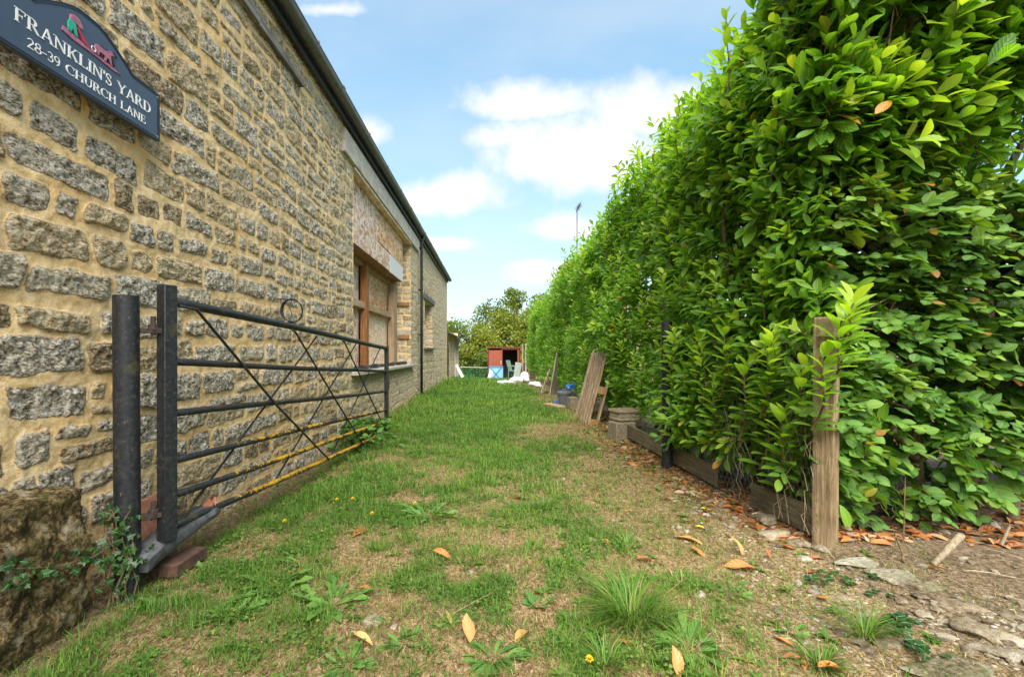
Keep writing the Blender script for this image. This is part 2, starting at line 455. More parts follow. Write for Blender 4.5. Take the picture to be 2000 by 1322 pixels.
def mat_ground():
    t = new('lane_earth')
    P = t.coord('Object')
    a = t.node('ShaderNodeAttribute', attribute_name='lf')
    soil, green, grav = t.sep(a.outputs['Vector'])
    n1 = t.noise(P, 7, 6, .65); n2 = t.noise(P, 48, 6, .72); n3 = t.noise(P, 170, 4, .7)
    thatch = t.noise(t.coord('Object', (1, .35, 1)), 90, 5, .75, dist=1.5)
    f = t.math('ADD', t.math('MULTIPLY', thatch, .65), t.math('MULTIPLY', n2, .4))
    straw = t.ramp(f, [(.41, (.055, .034, .018)), (.49, (.17, .11, .055)), (.56, (.31, .215, .11)), (.66, (.48, .38, .22))])
    earth = t.ramp(t.math('ADD', t.math('MULTIPLY', n2, .6), t.math('MULTIPLY', n3, .4)), [(.40, (.045, .03, .018)), (.49, (.14, .098, .06)), (.56, (.24, .18, .115)), (.66, (.42, .34, .235))])
    grn = t.ramp(f, [(.36, (.025, .055, .008)), (.52, (.06, .12, .015)), (.7, (.13, .2, .03))])
    c = t.mix(t.math('MULTIPLY', t.step(t.math('ADD', green, t.math('MULTIPLY', t.math('SUBTRACT', n1, .5), 1.1)), .2, .95), .7), straw, grn)
    gc = t.node('ShaderNodeTexVoronoi'); t.l.new(P, gc.inputs['Vector']); gc.inputs['Scale'].default_value = 46
    stone = t.ramp(t.sep(gc.outputs['Color'])[0], [(0, (.16, .12, .08)), (.4, (.33, .27, .19)), (.75, (.48, .42, .32)), (1, (.62, .58, .5))])
    isst = t.math('MULTIPLY', t.step(t.math('ADD', grav, t.math('MULTIPLY', t.math('SUBTRACT', n1, .5), .7)), .35, .7), t.math('SUBTRACT', 1.0, t.step(gc.outputs['Distance'], .28, .5)))
    c = t.mix(t.step(t.math('ADD', soil, t.math('MULTIPLY', t.math('SUBTRACT', n1, .5), .6)), .35, .65), c, earth)
    c = t.mix(t.math('MULTIPLY', isst, .85), c, stone)
    h = t.math('ADD', t.math('ADD', t.math('MULTIPLY', f, .8), t.math('MULTIPLY', n3, .5)), t.math('MULTIPLY', isst, t.math('SUBTRACT', .6, gc.outputs['Distance'])))
    t.out(t.bsdf(c, .95, t.bump(h, .9, .012), spec=.15))
mat_ground()

def mat_gate(name, lichen):
    t = new(name); P = t.coord('Object')
    n = t.noise(P, 55, 6, .7); f = t.noise(P, 190, 3, .7); b = t.noise(P, 9, 5, .65)
    c = t.ramp(n, [(.3, (.008, .009, .011)), (.5, (.015, .017, .021)), (.66, (.034, .033, .031)), (.80, (.10, .09, .075))])
    spk = t.step(t.math('ADD', t.math('MULTIPLY', f, .7), t.math('MULTIPLY', n, .35)), .645, .70)
    c = t.mix(t.math('MULTIPLY', spk, .6), c, (.42, .41, .36))
    c = t.mix(t.math('MULTIPLY', t.step(b, .56, .68), .45), c, (.075, .07, .022))
    if lichen:
        a = t.sep(t.attr('lf'))[2]      # how much yellow lichen grows on this bar
        up = t.sep(t.node('ShaderNodeNewGeometry').outputs['Normal'])[2]
        l = t.math('ADD', t.math('ADD', t.noise(P, 42, 6, .75), t.math('MULTIPLY', t.math('SUBTRACT', b, .5), .7)), t.math('MULTIPLY', up, .10))
        l = t.step(t.math('ADD', l, t.math('SUBTRACT', a, .5)), .53, .61)
        c = t.mix(l, c, t.ramp(f, [(.35, (.30, .15, .01)), (.6, (.56, .33, .018)), (.75, (.66, .47, .08))]))
        nb = t.bump(t.math('ADD', t.math('MULTIPLY', n, .6), t.math('MULTIPLY', l, .5)), .6, .006)
    else: nb = t.bump(n, .35, .004)
    t.out(t.bsdf(c, .5, nb, spec=.4))
mat_gate('black_steel', False); mat_gate('lichen_steel', True)

def plain(name, col, rough=.6, var=.25, scale=20, spec=.4, metal=0, bump=.2, dirt=None):
    t = new(name); P = t.coord('Object'); n = t.noise(P, scale, 5, .65)
    c = t.ramp(n, [(.3, tuple(q * (1 - var) for q in col)), (.7, tuple(min(q * (1 + var), 1) for q in col))])
    if dirt:
        d = t.step(t.noise(P, scale * .35, 5, .7), .48, .7)
        c = t.mix(t.math('MULTIPLY', d, dirt[0]), c, dirt[1])
    t.out(t.bsdf(c, rough, t.bump(n, bump, .004), spec=spec, metal=metal))
plain('gutter_plastic', (.105, .105, .095), .42, .3, 14, dirt=(.4, (.16, .14, .11)))
plain('dark_plastic', (.018, .017, .016), .4, .3, 20)
plain('fascia_paint', (.028, .03, .032), .5, .3, 20)
plain('sign_blue', (.046, .068, .108), .38, .06, 30, spec=.5, bump=.06)
plain('sign_black', (.012, .013, .018), .35, .1, 30)
plain('letter_white', (.74, .75, .75), .5, .03, 20, bump=.05)
plain('emblem_pink', (.36, .13, .19), .5, .35, 60)
plain('emblem_green', (.03, .33, .22), .5, .3, 60)
plain('emblem_red', (.36, .03, .05), .5, .2, 60)
plain('emblem_dark', (.03, .02, .03), .5, .3, 60)
plain('screw_steel', (.3, .28, .22), .4, .3, 80, metal=.7)
plain('rust', (.045, .03, .026), .8, .5, 70, bump=.6)
plain('wire', (.13, .125, .12), .5, .3, 40, metal=.5)
plain('coil_wire', (.02, .02, .02), .6, .3, 40)
plain('slate', (.10, .095, .095), .7, .4, 12, dirt=(.5, (.2, .19, .14)))
plain('white_board', (.66, .66, .65), .8, .03, 10, spec=.2, bump=0)
plain('concrete', (.21, .17, .115), .9, .35, 26, spec=.2, bump=.7, dirt=(.5, (.11, .10, .06)))
plain('planter_stone', (.27, .225, .15), .9, .4, 34, spec=.2, bump=.7, dirt=(.55, (.10, .09, .045)))
plain('bin_grey', (.085, .095, .105), .5, .15, 20, dirt=(.4, (.15, .15, .14)))
plain('blue_plastic', (.04, .13, .42), .4, .2, 20)
plain('blue_paint', (.20, .45, .62), .6, .14, 14, dirt=(.25, (.34, .45, .5)))
plain('blue_trim', (.07, .22, .38), .6, .15, 20)
plain('red_paint', (.24, .055, .028), .6, .25, 9, dirt=(.4, (.2, .035, .02)))
plain('dark_red', (.17, .03, .022), .6, .3, 10)
plain('shed_inside', (.055, .06, .06), .9, .2, 10)
plain('white_sack', (.72, .73, .76), .6, .05, 12, dirt=(.25, (.52, .48, .42)))
plain('white_paint', (.66, .65, .6), .6, .1, 12, dirt=(.3, (.4, .38, .33)))
plain('green_plastic', (.16, .26, .20), .5, .2, 12)
plain('pale_plastic', (.30, .36, .33), .5, .15, 12)
plain('green_net', (.02, .16, .09), .6, .3, 20)
plain('offcut', (.085, .045, .03), .9, .5, 30, bump=.7)
plain('brick', (.14, .07, .045), .9, .5, 22, bump=.6, dirt=(.5, (.33, .27, .2)))
plain('terracotta', (.40, .17, .10), .85, .35, 30, bump=.5)
plain('bare_stem', (.30, .24, .15), .8, .3, 60)
plain('dandelion', (.75, .52, .01), .6, .15, 60)
plain('grey_baulk', (.085, .088, .095), .85, .6, 26, bump=.9, dirt=(.6, (.06, .055, .05)))
plain('house_wall', (.36, .28, .18), .9, .3, 8, bump=.4)
plain('house_tile', (.17, .105, .075), .85, .4, 6, bump=.4)
plain('aerial', (.10, .10, .11), .5, .2, 10)
plain('white_pole', (.55, .5, .44), .7, .2, 14)
plain('window_dark', (.02, .022, .025), .15, .2, 4, spec=.6, bump=0)

def mat_rock(name, stops, lich=.0, scale=1.0, moss=0):
    t = new(name); P = t.coord('Object')
    r = t.sep(t.attr('lf'))[2]
    n = t.noise(P, 30 * scale, 6, .72); b = t.noise(P, 7 * scale, 4, .6); f = t.noise(P, 120 * scale, 4, .7)
    k = t.math('ADD', t.math('ADD', t.math('MULTIPLY', n, .6), t.math('MULTIPLY', b, .4)), t.math('MULTIPLY', t.math('SUBTRACT', r, .5), .3))
    c = t.ramp(k, stops)
    if lich:
        c = t.mix(t.math('MULTIPLY', t.step(t.math('ADD', b, t.math('MULTIPLY', f, .3)), .72, .8), lich), c, (.6, .58, .5))
        c = t.mix(t.math('MULTIPLY', t.step(t.noise(P, 13 * scale, 5, .72), .60, .68), lich), c, (.36, .23, .02))
    if moss: c = t.mix(t.math('MULTIPLY', t.step(t.noise(P, 5 * scale, 5, .7), .42, .62), moss), c, (.13, .125, .03))
    t.out(t.bsdf(c, .92, t.bump(t.math('ADD', n, t.math('MULTIPLY', f, .5)), .95, .018), spec=.2))
mat_rock('lichen_block', [(.38, (.05, .032, .014)), (.45, (.24, .165, .075)), (.52, (.48, .35, .17)), (.61, (.70, .59, .38))], .35, 1.9, moss=.3)
mat_rock('pale_stone', [(.3, (.17, .12, .07)), (.46, (.38, .31, .21)), (.6, (.52, .45, .33)), (.76, (.66, .61, .51))], 0, 1.6)
mat_rock('mossy_stone', [(.38, (.10, .08, .04)), (.47, (.25, .205, .12)), (.55, (.40, .35, .24)), (.66, (.64, .60, .50))], .4, 2.2, .6)
mat_rock('gravel', [(.3, (.14, .10, .07)), (.46, (.32, .26, .18)), (.6, (.48, .41, .31)), (.76, (.66, .62, .54))], 0, 2)

def mat_chip(name, stops, mixc=None):
    t = new(name)
    P = t.coord('Object', (1, 1, .55)); P2 = t.coord('Object', (1, .5, 1.1))
    v = t.node('ShaderNodeTexVoronoi'); t.l.new(P, v.inputs['Vector']); v.inputs['Scale'].default_value = 30
    v2 = t.node('ShaderNodeTexVoronoi'); t.l.new(P2, v2.inputs['Vector']); v2.inputs['Scale'].default_value = 22
    sel = t.math('GREATER_THAN', t.noise(t.coord('Object'), 16, 3, .6), .5)
    r = t.mix(sel, v.outputs['Color'], v2.outputs['Color'])
    f = t.math('ADD', t.math('MULTIPLY', t.sep(r)[0], .6), t.math('MULTIPLY', t.noise(t.coord('Object'), 3.0, 4, .6), .5))
    c = t.ramp(f, stops)
    t.out(t.bsdf(c, .75, t.bump(f, .3, .004), spec=.25))
mat_chip('chipboard_pink', [(.2, (.30, .13, .07)), (.36, (.50, .28, .17)), (.5, (.63, .43, .30)), (.68, (.74, .60, .49)), (.85, (.80, .72, .65))])
mat_chip('chipboard_tan', [(.2, (.46, .25, .13)), (.4, (.68, .45, .27)), (.6, (.78, .58, .40)), (.8, (.84, .72, .58))])
mat_chip('chipboard_orange', [(.2, (.30, .12, .04)), (.4, (.52, .26, .10)), (.6, (.64, .40, .21)), (.8, (.74, .58, .4))])
# ------------------------------------------------------------------ ground
def build_ground():
    def axis(lo, hi, st, far):
        m = np.arange(lo, hi + 1e-6, st)
        e = np.array([.15, .4, .9, 1.8, 3.5, 7, 14, 30, 70, 150, 400, far])
        return np.concatenate([(lo - e)[::-1], m, hi + e])
    xs = axis(-2.4, 4.6, .035, 900); ys = np.concatenate([axis(.6, 8, .035, 900)[:-12], np.arange(8.05, 30, .09), 30 + np.array([.3, 1, 2, 4, 8, 16, 40, 90, 200, 500, 900])])
    X, Y = np.meshgrid(xs, ys, indexing='ij')
    Z = ground_z(X, Y)
    soil, green, grav = lane_masks(X, Y)
    near = (np.abs(X) < 6) & (Y < 9)
    Z = Z + np.where(near, (fbm(X * 22, Y * 22, 3) - .5) * .016, 0)
    A = np.stack([soil, green, grav, np.zeros_like(X)], -1).reshape(-1, 4)
    nx, ny = X.shape
    I = np.arange(nx * ny).reshape(nx, ny)
    Fc = np.stack([I[:-1, :-1], I[1:, :-1], I[1:, 1:], I[:-1, 1:]], -1).reshape(-1, 4)
    mb = MB().add(np.stack([X, Y, Z], -1).reshape(-1, 3), Fc, A)
    tag(obj('ground', mb, M['lane_earth'], smooth=True), 'earth lane of soil, straw and worn turf', 'ground', kind='structure')
def lane_masks(X, Y):
    """real make-up of the surface: bare soil, live turf, gravel"""
    wob = (fbm(X * 1.3 + 5, Y * 1.3, 3) - .5)
    soil = sstep(1.55, 1.95, X + wob * .6 - .10 * (Y < 2.2)) * sstep(6.5, 4.5, Y)
    soil = np.maximum(soil, sstep(1.45, 1.75, X + wob * .3) * sstep(30, 5, Y) * .9)
    soil = np.maximum(soil, .75 * np.exp(-((X + 1.6) / .14) ** 2))
    lush = sstep(3.0, 4.6, Y + wob * 1.6 - .8 * sstep(-.2, -1.0, X)) * sstep(1.25, .55, X + wob * .8 + .35 * sstep(9, 4, Y))
    patch = sstep(.42, .6, .55 * fbm(X * 2.1 + 3, Y * 2.1 + 8, 3) + .45 * fbm(X * 6.5 + 3, Y * 6.5 + 8, 3))
    near = (.05 + .60 * patch) * sstep(1.3, .5, X + wob)
    near = near * (1 - .75 * np.exp(-(((X - .70) / .55) ** 2 + ((Y - 3.6) / 1.1) ** 2)))
    green = np.maximum(lush * (.50 + .5 * sstep(.34, .56, .5 * fbm(X * 1.1, Y * 1.1 + 30, 3) + .5 * fbm(X * 4, Y * 3 + 30, 3))), near)
    green = green * (1 - soil) * (1 - .8 * np.exp(-(((X - .45) / .35) ** 2 + ((Y - 5.4) / .7) ** 2)))
    green = np.where(Y > 26, .8, green)
    grav = np.exp(-((X - (1.30 + (Y - 2.0) * .22 + wob * .3)) / .30) ** 2) * sstep(5.0, 3.2, Y) * .85
    grav = np.maximum(grav, .95 * sstep(.95, 1.25, X + wob * .5) * sstep(1.95, 1.6, Y))
    return soil, np.clip(green, 0, 1), np.clip(grav, 0, 1)
build_ground()

# ------------------------------------------------------------------ the stone barn
WX = -1.72            # face of the lane wall
Y0, Y1, ZT = -3.2, 17.2, 3.70
OPEN = (5.62, 9.60, .75, 3.30)      # boarded opening: y0, y1, z0, z1
WIN = (11.55, 13.05, 1.14, 2.36)
def stones_layout(y0, y1, z0, z1, seed, small=5.0):
    r = np.random.default_rng(seed); out = []
    z = z0
    while z < z1:
        ch = r.uniform(.115, .19); y = y0 - r.uniform(0, .3)
        while y < y1:
            k = 1.0 - .34 * float(sstep(3.0, 6.5, y))
            w_ = np.clip(ch * r.gamma(6, .32), .13, .44) * k
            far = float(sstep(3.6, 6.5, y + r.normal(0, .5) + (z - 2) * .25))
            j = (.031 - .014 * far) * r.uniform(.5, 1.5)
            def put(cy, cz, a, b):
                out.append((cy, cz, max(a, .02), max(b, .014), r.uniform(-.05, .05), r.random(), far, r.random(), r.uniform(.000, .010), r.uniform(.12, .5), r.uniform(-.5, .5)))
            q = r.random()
            if q < .04 + .45 * far or (ch > .17 and q < .22):       # two thin stones in place of one
                s = r.uniform(.38, .62); h = ch
                put(y + w_ / 2, z + h * s / 2, w_ / 2 - j / 2, h * s / 2 - j * .42)
                cut = r.uniform(.35, .65)
                if w_ > .26:
                    put(y + w_ * cut / 2, z + h * (1 + s) / 2, w_ * cut / 2 - j / 2, h * (1 - s) / 2 - j * .42)
                    put(y + w_ * (1 + cut) / 2, z + h * (1 + s) / 2, w_ * (1 - cut) / 2 - j / 2, h * (1 - s) / 2 - j * .42)
                else: put(y + w_ / 2, z + h * (1 + s) / 2, w_ / 2 - j / 2, h * (1 - s) / 2 - j * .42)
            else:
                put(y + w_ / 2 + r.normal(0, .004), z + ch / 2 + r.normal(0, .006), w_ / 2 - j / 2, ch / 2 * r.uniform(.82, 1.02) - j / 2)
            y += w_
        z += ch
    return np.array(out)
def stone_field(U_, W_, stones):
    """signed distance etc. on a grid U (along) x W (up)"""
    UU, WW = np.meshgrid(U_, W_, indexing='ij')
    wav = (fbm(UU * .8 + 3, WW * .3 + 1, 3) - .5) * .07
    nx = (fbm(UU * 9, WW * 9 + 50, 4) - .5) * .065; nz = (fbm(UU * 9 + 70, WW * 9, 4) - .5) * .038
    A = UU + nx; B = WW + wav + nz
    sd = np.full(UU.shape, -.03); rn = np.zeros(UU.shape); far = np.zeros(UU.shape); hu = np.zeros(UU.shape); dep = np.zeros(UU.shape); pil = np.zeros(UU.shape)
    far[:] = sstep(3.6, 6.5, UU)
    for (cy, cz, a, b, rot, rr, fr, h_, d_, cor, slope) in stones:
        i0, i1 = np.searchsorted(U_, [cy - a - .07, cy + a + .07]); j0, j1 = np.searchsorted(W_, [cz - b - .11, cz + b + .11])
        if i1 <= i0 or j1 <= j0: continue
        s = np.s_[i0:i1, j0:j1]
        x = A[s] - cy; y = B[s] - cz
        x, y = x + rot * y, y - rot * x + slope * x * b * 2
        c = cor * min(a, b)
        qx = np.abs(x) - (a - c); qy = np.abs(y) - (b - c)
        d = -(np.hypot(np.maximum(qx, 0), np.maximum(qy, 0)) + np.minimum(np.maximum(qx, qy), 0) - c)
        m = d > sd[s]
        sd[s] = np.where(m, d, sd[s])
        for arr, val in ((rn, rr), (far, fr), (hu, h_), (dep, d_)): arr[s] = np.where(m & (d > -.012), val, arr[s])
        pil[s] = np.where(m, np.clip(1 - (np.abs(x / a) ** 3 + np.abs(y / b) ** 3), 0, 1), pil[s])
    rough = fbm(UU * 16, WW * 22, 4) - .5; rough2 = fbm(UU * 55 + 9, WW * 70, 3) - .5
    ins = sstep(-.003, .008, sd)
    h = ins * (dep + pil * .002 + rough * .024 + rough2 * .018) + (1 - ins) * ((fbm(UU * 5 + 4, WW * 5, 4) - .5) * .024 + (fbm(UU * 26 + 4, WW * 26, 3) - .5) * .008 + rough2 * .004)
    return sd, rn, far, hu, h
def add_field(mb, U_, W_, stones, mapf, hole=None, flip=False):
    sd, rn, far, hu, h = stone_field(U_, W_, stones)
    UU, WW = np.meshgrid(U_, W_, indexing='ij')
    V = mapf(UU, WW, h).reshape(-1, 3)
    A = np.stack([sd, rn, far, hu], -1).reshape(-1, 4)
    nx, ny = UU.shape; I = np.arange(nx * ny).reshape(nx, ny)
    Fc = np.stack([I[:-1, :-1], I[1:, :-1], I[1:, 1:], I[:-1, 1:]], -1)
    if flip: Fc = Fc[..., ::-1]
    keep = np.ones((nx - 1, ny - 1), bool)
    uc = (U_[:-1] + U_[1:]) / 2; wc = (W_[:-1] + W_[1:]) / 2
    for (a, b, c, d) in hole or []:
        keep &= ~((uc[:, None] > a) & (uc[:, None] < b) & (wc[None] > c) & (wc[None] < d))
    mb.add(V, Fc[keep], A)
def grid(a, b, st, extra=()):
    g = np.linspace(a, b, max(2, int(round((b - a) / st)) + 1))
    for e in extra:
        if a < e < b: g[np.argmin(np.abs(g - e))] = e
    return g

barn = thing('stone_barn', 'long ochre stone rubble barn with a dark gutter and a boarded-up opening on the left', 'barn', (WX, 7, 0))
def build_barn():
    mb = MB()
    lay = stones_layout(Y0, Y1, -.4, ZT + .1, 21)
    holes = [OPEN, WIN]
    exu = [OPEN[0], OPEN[1], WIN[0], WIN[1]]; exw = [OPEN[2], OPEN[3], WIN[2], WIN[3]]
    face = lambda u, w, h: np.stack([WX - .012 + h, u, w], -1)
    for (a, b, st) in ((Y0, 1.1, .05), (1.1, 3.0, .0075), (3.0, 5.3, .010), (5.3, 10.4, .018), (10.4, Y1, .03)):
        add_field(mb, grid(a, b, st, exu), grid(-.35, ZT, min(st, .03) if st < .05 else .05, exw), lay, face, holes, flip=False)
    # reveals of both openings
    for (a, b, c, d), dp, sd in ((OPEN, .46, 31), (WIN, .42, 32)):
        rl = stones_layout(0, dp, c - .1, d + .1, sd)
        rl[:, 6] = .75; rl[:, 2] *= .95
        us = grid(0, dp, .02); ws = grid(c, d, .02)
        add_field(mb, us, ws, rl, lambda u, w, h, b=b: np.stack([WX - u, b - h * .8, w], -1), flip=True)
        add_field(mb, us, ws, rl, lambda u, w, h, a=a: np.stack([WX - u, a + h * .8, w], -1))
    A = np.array([0, .5, .8, .3])
    def quad(V): mb.add(V, [(0, 1, 2, 3)], np.tile([-.02, .5, .8, .3], (4, 1)))
    for (a, b, c, d), dp in ((OPEN, .46), (WIN, .42)):
        quad([(WX, a, c), (WX, b, c), (WX - dp, b, c), (WX - dp, a, c)])
        quad([(WX, a, d), (WX - dp, a, d), (WX - dp, b, d), (WX, b, d)])
    # gable at the far end, gable at the near end, back wall
    XB = WX - 6.0; RZ = ZT + 2.7
    gl = stones_layout(0, 6.2, -.9, ZT, 41); gl[:, 6] = .7
    add_field(mb, grid(0, 6.0, .06), grid(-.8, ZT, .05), gl, lambda u, w, h: np.stack([WX - u, Y1 + h, w], -1), flip=True)
    add_field(mb, grid(0, 6.0, .06), grid(-.4, ZT, .05), gl, lambda u, w, h: np.stack([WX - u, Y0 - h, w], -1))
    mb.add([(WX, Y1, ZT), (WX - 6, Y1, ZT), (WX - 3, Y1, RZ)], [(0, 2, 1)], np.tile([.0, .5, .8, .3], (3, 1)))
    mb.add([(WX, Y0, ZT), (WX - 6, Y0, ZT), (WX - 3, Y0, RZ)], [(0, 1, 2)], np.tile([.0, .5, .8, .3], (3, 1)))
    quad([(XB, Y0, -.8), (XB, Y1, -.8), (XB, Y1, ZT), (XB, Y0, ZT)])
    # inner face, so nobody looks through
    quad([(WX - .5, Y0, -.4), (WX - .5, Y1, -.4), (WX - .5, Y1, ZT), (WX - .5, Y0, ZT)])
    obj('wall', mb, M['rubble_masonry'], barn, smooth=True)
    # roof: slates on two pitches
    rf = MB()
    for k in range(16):
        t0, t1 = k / 16, (k + 1) / 16
        z0, z1 = ZT + .06 + 2.75 * t0, ZT + .06 + 2.75 * t1
        for sgn in (0, 1):
            xa, xb = (WX + .02 - 3.05 * t0, WX + .02 - 3.05 * t1) if not sgn else (WX - 6.05 + 3.05 * t0, WX - 6.05 + 3.05 * t1)
            V = [(xa, Y0 - .1, z0 + .012), (xa, Y1 + .1, z0 + .012), (xb, Y1 + .1, z1), (xb, Y0 - .1, z1)]
            rf.add(V + [(p[0], p[1], p[2] - .022) for p in V], [(0, 1, 2, 3), (7, 6, 5, 4), (0, 4, 5, 1), (1, 5, 6, 2), (3, 7, 4, 0)])
    roof = obj('roof', rf, M['slate'], barn)
    # eaves board and half-round gutter
    obj('fascia', MB().box((WX + .035, (Y0 + Y1) / 2, ZT + .012), (.03, Y1 - Y0 + .1, .15)), M['fascia_paint'], barn, bevel=.003)
    gc = np.array([WX + .112, 0, ZT + .052]); R1 = .058
    th = np.linspace(math.pi, 2 * math.pi, 13)
    ys = np.arange(Y0 - .05, Y1 + .15, .25)
    gm = MB()
    prof = np.concatenate([np.stack([np.cos(th), np.sin(th)], 1) * R1, [[R1 + .008, .004], [R1 + .004, .010], [R1 - .006, .004]], (np.stack([np.cos(th), np.sin(th)], 1) * (R1 - .006))[::-1]])
    k = len(prof)
    sag = lambda y: .004 * math.sin(y * 1.7) - .006 * math.sin(y * .43)
    V = np.concatenate([np.stack([gc[0] + prof[:, 0], np.full(k, y), gc[2] + sag(y) + prof[:, 1]], 1) for y in ys])
    Fs = [(i * k + j, i * k + (j + 1) % k, (i + 1) * k + (j + 1) % k, (i + 1) * k + j) for i in range(len(ys) - 1) for j in range(k)]
    gm.add(V, Fs)
    gut = obj('gutter', gm, M['gutter_plastic'], barn, smooth=True)
    for y in [1.9, 2.75, 3.35, 4.05, 4.75, 5.75, 6.75, 7.75, 8.75, 9.75, 10.55, 11.6, 12.7, 13.8, 14.9, 16.0, 16.95]:
        un = abs(y - 4.75) < .01 or abs(y - 10.55) < .01 or abs(y - 8.75) < .01
        wd = .075 if un else .026; rr = R1 + .005
        bm_ = MB()
        V = []
        for yy_ in (y - wd / 2, y + wd / 2):
            for t_ in th: V.append((gc[0] + math.cos(t_) * rr, yy_, gc[2] + sag(y) + math.sin(t_) * rr))
        n_ = len(th)
        Vin = [(gc[0] + (v[0] - gc[0]) * .93, v[1], gc[2] + (v[2] - gc[2]) * .93) for v in V]
        bm_.add(V + Vin, [(i, i + 1, n_ + i + 1, n_ + i) for i in range(n_ - 1)] + [(i + 1, i, 2 * n_ + i, 2 * n_ + i + 1) for i in range(n_ - 1)] + [(n_ + i, n_ + i + 1, 3 * n_ + i + 1, 3 * n_ + i) for i in range(n_ - 1)])
        bm_.box((gc[0] + rr - .004, y, gc[2] + sag(y) + .014), (.014, wd, .022))
        obj('gutter_bracket', bm_, M['gutter_plastic'], gut)
    # downpipe with clips
    py = 10.55; px = WX + .075
    dp = obj('downpipe', MB().tube([(gc[0], py, gc[2] - R1 + .004), (gc[0], py, gc[2] - R1 - .05), (px, py, gc[2] - R1 - .16), (px, py, 1.9), (px, py, gzf(px, py) + .02)], .031, 12), M['dark_plastic'], barn, smooth=True)
    for z in (3.42, 2.45, 1.42):
        c_ = MB().tube([(px, py, z - .016), (px, py, z + .016)], .038, 12); c_.box((WX + .028, py, z), (.03, .13, .03))
        obj('pipe_clip', c_, M['dark_plastic'], dp)
    # lintels
    l1 = MB()
    yy_ = np.linspace(5.2, 10.45, 22)
    for i in range(21):
        l1.box((WX - .19, (yy_[i] + yy_[i + 1]) / 2, 3.443), (.47, yy_[i + 1] - yy_[i], .265))
    l1 = MB().box((WX - .195, 7.82, 3.4405), (.47, 5.25, .273))
    obj('lintel', l1, M['pale_grey_wood'], barn, bevel=.008)
    obj('lintel_soffit', MB().box((WX - .20, 7.61, 3.285), (.44, 3.94, .03)), M['chipboard_tan'], barn)
    tl = MB()
    for a, b, z0, z1 in ((2.3, 3.3, 3.385, 3.452), (3.305, 4.08, 3.375, 3.44)): tl.box((WX + .0, (a + b) / 2, (z0 + z1) / 2), (.07, b - a, z1 - z0))
    obj('timber_plate', tl, M['grey_wood'], barn, bevel=.006)
    # boarded opening: sill, studs, rails, chipboard, the boxed-out upper part
    a, b, c, d = OPEN
    bo = obj('boarded_frame', MB().box((WX - .34, 5.67, 1.6), (.09, .10, 1.68)).box((WX - .34, 7.5, 2.40), (.09, 3.74, .075)), M['tan_stud'], barn, bevel=.003)
    obj('window_sill', MB().box((WX - .14, 7.66, .742), (.46, 4.2, .045)), M['pale_grey_wood'], barn, bevel=.006)
    rg = MB()
    r_ = np.random.default_rng(8)
    V = []
    for i, y in enumerate(np.linspace(5.75, 9.55, 60)):
        V.append((WX - .10 + .03 * math.sin(i * .7) , y, .79 + .012 * r_.random()))
    rg.tube(V, [.018 + .02 * r_.random() for _ in V], 7)
    obj('bitumen_felt', rg, M['dark_plastic'], barn)
    obj('stud', MB().box((WX - .30, 7.19, 1.60), (.10, .13, 1.67)), M['brown_stud'], bo, bevel=.003)
    obj('stud', MB().box((WX - .29, 9.16, 1.59), (.12, .30, 1.66)), M['tan_stud'], bo, bevel=.003)
    obj('rail', MB().box((WX - .318, 6.42, 1.74), (.085, 1.40, .10)), M['tan_rail'], bo, bevel=.003)
    obj('rail', MB().box((WX - .318, 8.13, 1.74), (.085, 1.745, .10)), M['tan_rail'], bo, bevel=.003)
    for (y0, y1, z0, z1, mt) in ((5.73, 7.122, .77, 1.688, 'chipboard_pink'), (5.73, 7.122, 1.792, 2.36, 'chipboard_pink'), (7.258, 9.005, .77, 1.688, 'chipboard_tan'), (7.258, 9.005, 1.792, 2.36, 'chipboard_orange')):
        obj('chipboard_panel', MB().box((WX - .385, (y0 + y1) / 2, (z0 + z1) / 2), (.014, y1 - y0, z1 - z0)), M[mt], bo)
    xf = WX - .10
    ub = obj('upper_boarding', MB().box((WX - .225, 7.42, 2.452), (.22, 3.54, .045)).box((WX - .225, 9.166, 2.875), (.22, .04, .79)), M['block_wood'], barn, bevel=.003)
    def pan(poly, mt, nm='chipboard_panel', off=0):
        obj(nm, MB().prism(poly, (xf - .012 + off, 0, 0), (0, 1, 0), (0, 0, 1), (1, 0, 0), .014), M[mt], ub)
    pan([(5.63, 2.445), (8.05, 2.445), (8.05, 2.74), (7.22, 2.76), (7.22, 3.265), (5.63, 3.265)], 'chipboard_pink')
    pan([(7.235, 2.775), (9.185, 2.735), (9.185, 3.265), (7.235, 3.265)], 'chipboard_orange', off=.003)
    pan([(8.065, 2.43), (9.20, 2.43), (9.20, 2.725), (8.065, 2.745)], 'white_board', 'white_panel', off=.005)
    # small far window
    sw = obj('window_lintel', MB().box((WX - .10, 12.3, 2.43), (.27, 1.95, .135)), M['slate'], barn, bevel=.008)
    obj('window_sill', MB().box((WX - .14, 12.3, 1.118), (.42, 1.72, .045)), M['grey_wood'], barn, bevel=.005)
    obj('window_board', MB().box((WX - .41, 12.3, 1.75), (.02, 1.5, 1.2)), M['grey_wood'], barn)
    for (z, y0) in ((2.02, 0), (1.33, 0)):   # timber plugs left in the jamb of the big opening
        obj('timber_plug', MB().box((WX - .16, b - .028, z), (.26, .03, .075)), M['block_wood'], barn, bevel=.004)
build_barn()

